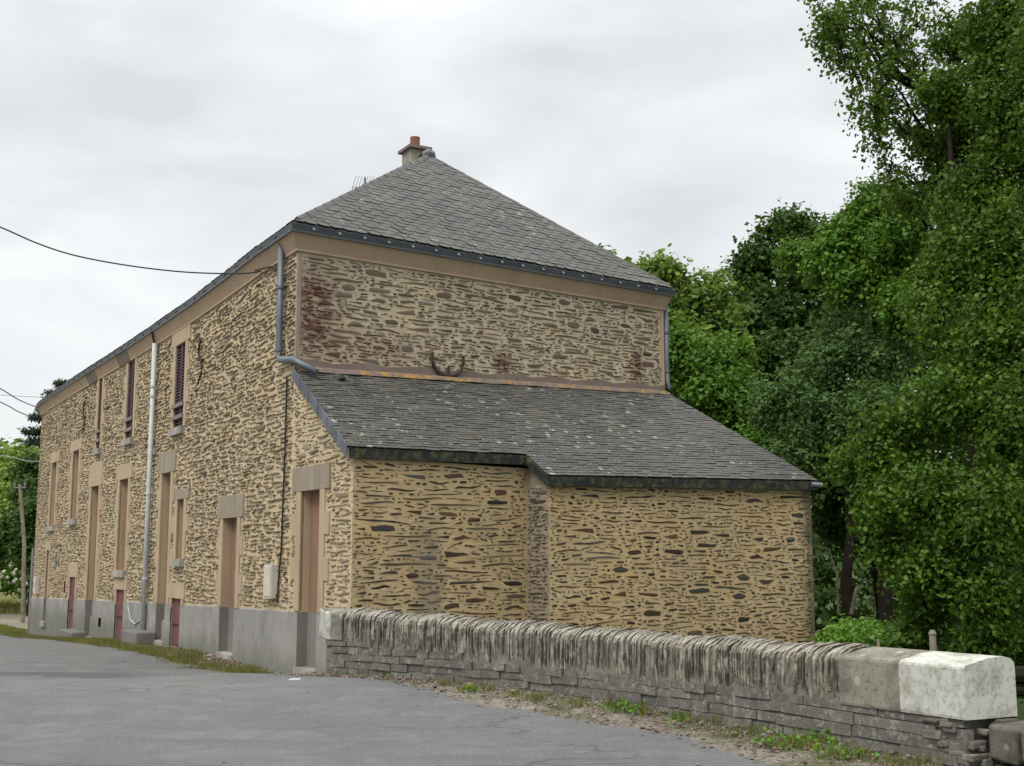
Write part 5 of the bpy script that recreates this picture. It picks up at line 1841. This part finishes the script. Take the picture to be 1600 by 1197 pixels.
bt('mid green tree low behind the annex roof with pale leaf tips', 1100,
   [cl(1080, 580, 26.5, 60, 60), cl(1120, 620, 26, 60, 50), cl(1060, 560, 26.5, 40, 50), cl(1170, 640, 26, 55, 45), cl(1230, 680, 25.5, 50, 45), cl(1140, 560, 27, 30, 40), cl(1180, 700, 25, 60, 40)], 24000, .10, 'leaf_mid', 211, 26.5, shell=.35, spr=.18)
bt('tall dark tree standing behind the light green one', 1210,
   [cl(1240, 360, 34, 55, 35), cl(1180, 410, 34, 45, 32), cl(1270, 420, 33.5, 90, 50), cl(1200, 480, 33, 80, 50), cl(1170, 540, 33, 60, 50), cl(1290, 500, 33, 90, 50), cl(1230, 560, 32, 70, 50), cl(1340, 360, 33, 60, 55), cl(1165, 440, 34, 22, 30)], 42000, .13, 'leaf_dark', 221, 34, .22, shell=.45, spr=.2)
bt('leafy alder reaching up between the dark tree and the near alder', 1380,
   [cl(1330, 370, 22, 60, 45), cl(1300, 420, 22, 60, 40), cl(1370, 320, 22, 50, 35), cl(1390, 400, 21.5, 70, 60), cl(1420, 350, 21, 50, 60), cl(1340, 450, 21.5, 60, 30), cl(1420, 480, 21, 50, 50), cl(1240, 400, 23, 30, 24)], 34000, .078, 'leaf_mid', 231, 22, .16, shell=.35, spr=.14)
bt('rounded blue green willow like tree above the annex eave', 1330,
   [cl(1330, 560, 22, 80, 55), cl(1260, 590, 22, 60, 50), cl(1390, 560, 21.5, 50, 60), cl(1290, 650, 21.5, 80, 55), cl(1220, 640, 22.5, 50, 50), cl(1370, 640, 21, 70, 60), cl(1250, 720, 22, 60, 40), cl(1320, 520, 22.5, 50, 30)], 30000, .085, 'leaf_blue', 241, 22, .14, shell=.5, spr=.13, sprig=8, aspect=.7)
bt('dark sprawling tree in the gap right of the annex corner', 1380,
   [cl(1300, 760, 25, 60, 50), cl(1380, 740, 24, 60, 60), cl(1320, 820, 26, 50, 40), cl(1420, 860, 24, 60, 60), cl(1290, 700, 25, 50, 40)], 12000, .11, 'leaf_dark', 251, 25, .12, shell=.3, spr=.15)
bt('treetop just peeping over the right hip of the roof', 945,
   [cl(945, 405, 48, 16, 10), cl(990, 430, 47, 30, 22), cl(930, 440, 47, 40, 24)], 1500, .28, 'leaf_mid', 261, 48, .2, spr=.3, shell=.3)
# understorey behind the annex corner: pale bent sapling stems
for k, (pts_, lab) in enumerate(((((1310, 960, 18), (1308, 900, 18), (1295, 858, 18), (1270, 852, 18)), 'thin bent bare sapling close to the annex corner'),
                                 (((1330, 960, 19), (1338, 920, 19), (1352, 905, 19), (1362, 912, 19)), 'pale crooked sapling leaning right under the dark trees'))):
    MB().tube([at_y(*q) for q in pts_], [.035, .028, .02, .008] if k else [.018, .014, .01, .004], 6).build('sapling', M['bark'], None, label=lab, cat='sapling')
# dense wood far behind
r = np.random.default_rng(8)
wc = []
for px in range(1000, 1800, 55):
    for py, Y in ((600, 42), (700, 40), (800, 36), (870, 34), (930, 31), (500, 44)):
        if py == 500 and px < 1150: continue
        wc.append(cl(px + r.uniform(-20, 20), py + r.uniform(-25, 25), Y + r.uniform(-2, 2), 60, 60, 1.6))
for px in range(1440, 1760, 40):
    for py in range(380, 1000, 60):
        wc.append(cl(px + r.uniform(-15, 15), py + r.uniform(-20, 20), 24 + r.uniform(-1, 2), 34, 40, .9))
P, D, _, _ = in_clumps(wc, 78000, 300, .3, 7, .25)
link('distant_woodland', leaf_mesh('distant_woodland', P, .19, 301, .3, D, False), M['leaf_dark'], kind='stuff')
# garden weeds behind the parapet
wc = []
for k in range(60):
    px = r.uniform(1312, 1500); Y = r.uniform(15.5, 19.5)
    top_ = 972 + (px - 1270) * .12 + r.uniform(-4, 14)
    c_ = at_y(px, top_, Y)
    wc.append((V(c_[0], c_[1], c_[2] - .28), np.array([.35, .35, .32])))
P, D, _, _ = in_clumps(wc, 26000, 310, .4, 6, .09)
link('weed_bed', leaf_mesh('weed_bed', P, .06, 311, .8, D, True), M['weed'], kind='stuff')
wc = [cl(px, 1015 + r.uniform(-18, 30), 13.0 + r.uniform(-.5, 1.5), 34, 30) for px in range(1400, 1700, 12)]
P, D, _, _ = in_clumps(wc, 14000, 320, .3, 6, .1)
link('undergrowth', leaf_mesh('undergrowth', P, .075, 321, .5, D, True), M['leaf_alder'], kind='stuff')

# left background
bt_l = lambda *a, **k: bt(*a, **k)
bt('bright green rounded tree on the hillside at the far left', 0,
   [cl(5, 730, 75, 35, 24), cl(40, 725, 74, 32, 22), cl(-30, 720, 76, 40, 30), cl(20, 760, 72, 40, 24), cl(60, 750, 72, 30, 24)], 26000, .24, 'leaf_light', 401, 75, .35, shell=.5, spr=.5)
bt('pale green tree below it at the left edge', -10,
   [cl(0, 785, 64, 34, 22), cl(28, 800, 63, 30, 22), cl(-30, 800, 64, 40, 30)], 16000, .20, 'leaf_light', 411, 64, .3, shell=.5, spr=.4)
bt('dark broad tree close behind the far corner of the house', 50,
   [cl(55, 735, 55, 26, 22), cl(48, 770, 54, 26, 24), cl(30, 830, 53, 34, 30), cl(60, 810, 52, 26, 40), cl(-5, 850, 54, 34, 26), cl(50, 860, 52, 30, 20)], 26000, .16, 'leaf_dark', 421, 54, .25, shell=.4, spr=.3)
# cedar with layered drooping branches
cd = []
for (px, py, rx, rz) in ((85, 615, 16, 3), (96, 600, 9, 4), (62, 652, 16, 3), (58, 674, 24, 4), (62, 690, 26, 5), (70, 640, 12, 3), (100, 640, 20, 5), (95, 670, 30, 6)):
    cd.append(cl(px, py, 62, rx, rz * .6, .6))
b = at_y(100, 900, 62); b[2] = -.8
tree('cedar_tree', 'dark cedar with flat layered branches showing past the far corner of the house', 'tree', b, cd, 7000, .20, 'conifer', 431, .3, .2, 6, .08, False, .2, 'bark_dark', aspect=.35, sub=0)
# hedge masses to close the left gap
wc = [cl(px, 880 + r.uniform(-6, 8), 60 + r.uniform(-2, 2), 26, 24, 1.5) for px in range(-80, 70, 16)]
P, D, _, _ = in_clumps(wc, 16000, 440, .4, 6, .3)
o = link('hedge', leaf_mesh('hedge', P, .17, 441, .3, D, False), M['leaf_dark'], None)
o['label'] = 'dark clipped hedge along the path at the far left'; o['category'] = 'hedge'
wc = [cl(px, 740 + r.uniform(-8, 30), 110, 40, 40, 3) for px in range(-260, 40, 26)]
P, D, _, _ = in_clumps(wc, 9000, 450, .4, 6, .6)
link('far_hill_woods', leaf_mesh('far_hill_woods', P, .6, 451, .3, D, False), M['leaf_mid'], kind='stuff')
# rose bush
rb = empty('rose_bush', tuple(at_y(35, 930, 57)), 'leafy rose bush with white flowers by the far corner of the house', 'shrub')
bush = [cl(38, 895, 57, 24, 26), cl(54, 880, 57, 12, 22), cl(20, 908, 57, 18, 18), cl(45, 918, 56, 20, 14), cl(30, 875, 57, 12, 12)]
P, D, S, dS = in_clumps(bush, 7000, 460, .4, 6, .12)
link('foliage', leaf_mesh('foliage', P, .12, 461, .3, D, False), M['leaf_mid'], rb)
r2 = random.Random(2)
Pf, Df, _, _ = in_clumps(bush, 400, 461, 1.0, 1, .02)
Pf = [p_ for p_, d_ in zip(Pf, Df) if d_[1] < -.25 and d_[2] > -.5][:64]
for c_ in Pf:
    c_ = c_ + V(0, -.12, 0)
    m_ = MB()
    for j in range(5):
        a_ = j * 2 * math.pi / 5
        m_.tube([c_, c_ + V(.06 * math.cos(a_), -.03, .06 * math.sin(a_))], [.03, .065], 5)
    m_.build('flower', M['petal'], rb)
# dry grass bank at the far left
n_ = 9000
px_ = r.uniform(-34, -20.5, n_); py_ = r.uniform(56, 66, n_)
P = np.stack([px_, py_, gz(px_, py_, False)], 1)
blades('dry_grass', P, .30, M['dry_grass'], 9, .014, 1, .5)
n_ = 5000
py_ = r.uniform(38.5, 46, n_); px_ = edge_x(py_) + r.uniform(.0, 1.2, n_)
P = np.stack([px_, py_, gz(px_, py_, False)], 1)
blades('verge_grass', P, .12, M['grass'], 10, .01, 1, .6)

# utility pole and wires
pb = at_y(38, 850, 47); pt = at_y(31, 757, 47)
pole = empty('utility_pole', (pb[0], pb[1], -.9), 'pale wooden utility pole among the trees at the far left', 'pole')
MB().tube([V(pb[0] + .1, pb[1], -.9), pb, pt], [.085, .08, .06], 8).build('pole', M['wood_post'], pole)
MB().tube([pt + V(-.25, 0, -.12), pt + V(.25, 0, -.12)], .03, 6).build('crossarm', M['wood_post'], pole)
for sx in (-.2, .2):
    MB().tube([pt + V(sx, 0, -.08), pt + V(sx, 0, .08)], .04, 6).build('insulator', M['zinc_lip'], pole)
def wire(pts_, rad, label, mat='cable'):
    P_ = [at_y(*q) for q in pts_]
    Q = []
    # smooth through the surveyed points
    for i in range(len(P_) - 1):
        p0 = P_[max(i - 1, 0)]; p1 = P_[i]; p2 = P_[i + 1]; p3 = P_[min(i + 2, len(P_) - 1)]
        for k in range(8):
            t = k / 8
            Q.append(.5 * ((2 * p1) + (-p0 + p2) * t + (2 * p0 - 5 * p1 + 4 * p2 - p3) * t * t + (-p0 + 3 * p1 - 3 * p2 + p3) * t ** 3))
    Q.append(P_[-1])
    MB().tube(Q, rad, 5).build('wire', M[mat], None, label=label, cat='wire')
fc = FW.pt(FW.hit(405, 425)[0], 0)
wire([(-200, 290, 15.8), (-60, 335, 16.0), (0, 355, 16.1), (60, 381, 16.3), (120, 400, 16.5), (200, 415, 17), (280, 424.5, 17.4), (345, 427.5, 17.8), (385, 427, 18.0), (408, 424, float(fc[1]) - .12)], .011, 'thick dark cable sagging across the sky to the house cornice')
s_, z_ = FW.hit(408, 424); s2, z2 = FW.hit(430, 417); s3, z3 = FW.hit(444, 424)
MB().tube([FW.pt(s_, z_, .1), FW.pt(s2, z2, .06), FW.pt(s3 - .03, z3, .05)], .013, 6).build('cable', M['cable'], house)
wire([(-150, 520, 30), (0, 607, 36), (30, 625, 37.2), (59, 637, 38.1)], .016, 'upper thin wire running down to the far end of the cornice')
wire([(-150, 560, 30), (0, 628, 36), (30, 644, 37.2), (62, 656, 38.0)], .016, 'lower thin wire running down to the far corner of the house')
wire([(-150, 605, 70), (0, 617, 70), (80, 622, 70), (200, 632, 70)], .018, 'faint high wire level across the sky at the far left', 'zinc_lip')
wire([(-150, 700, 56), (0, 712, 50), (40, 720, 42), (64, 721, 38.2)], .018, 'pale sagging wire in front of the hillside trees', 'zinc_lip')
wire([(31, 758, 47), (45, 768, 47), (70, 765, 47), (110, 750, 47)], .014, 'thin wire hanging from the utility pole')
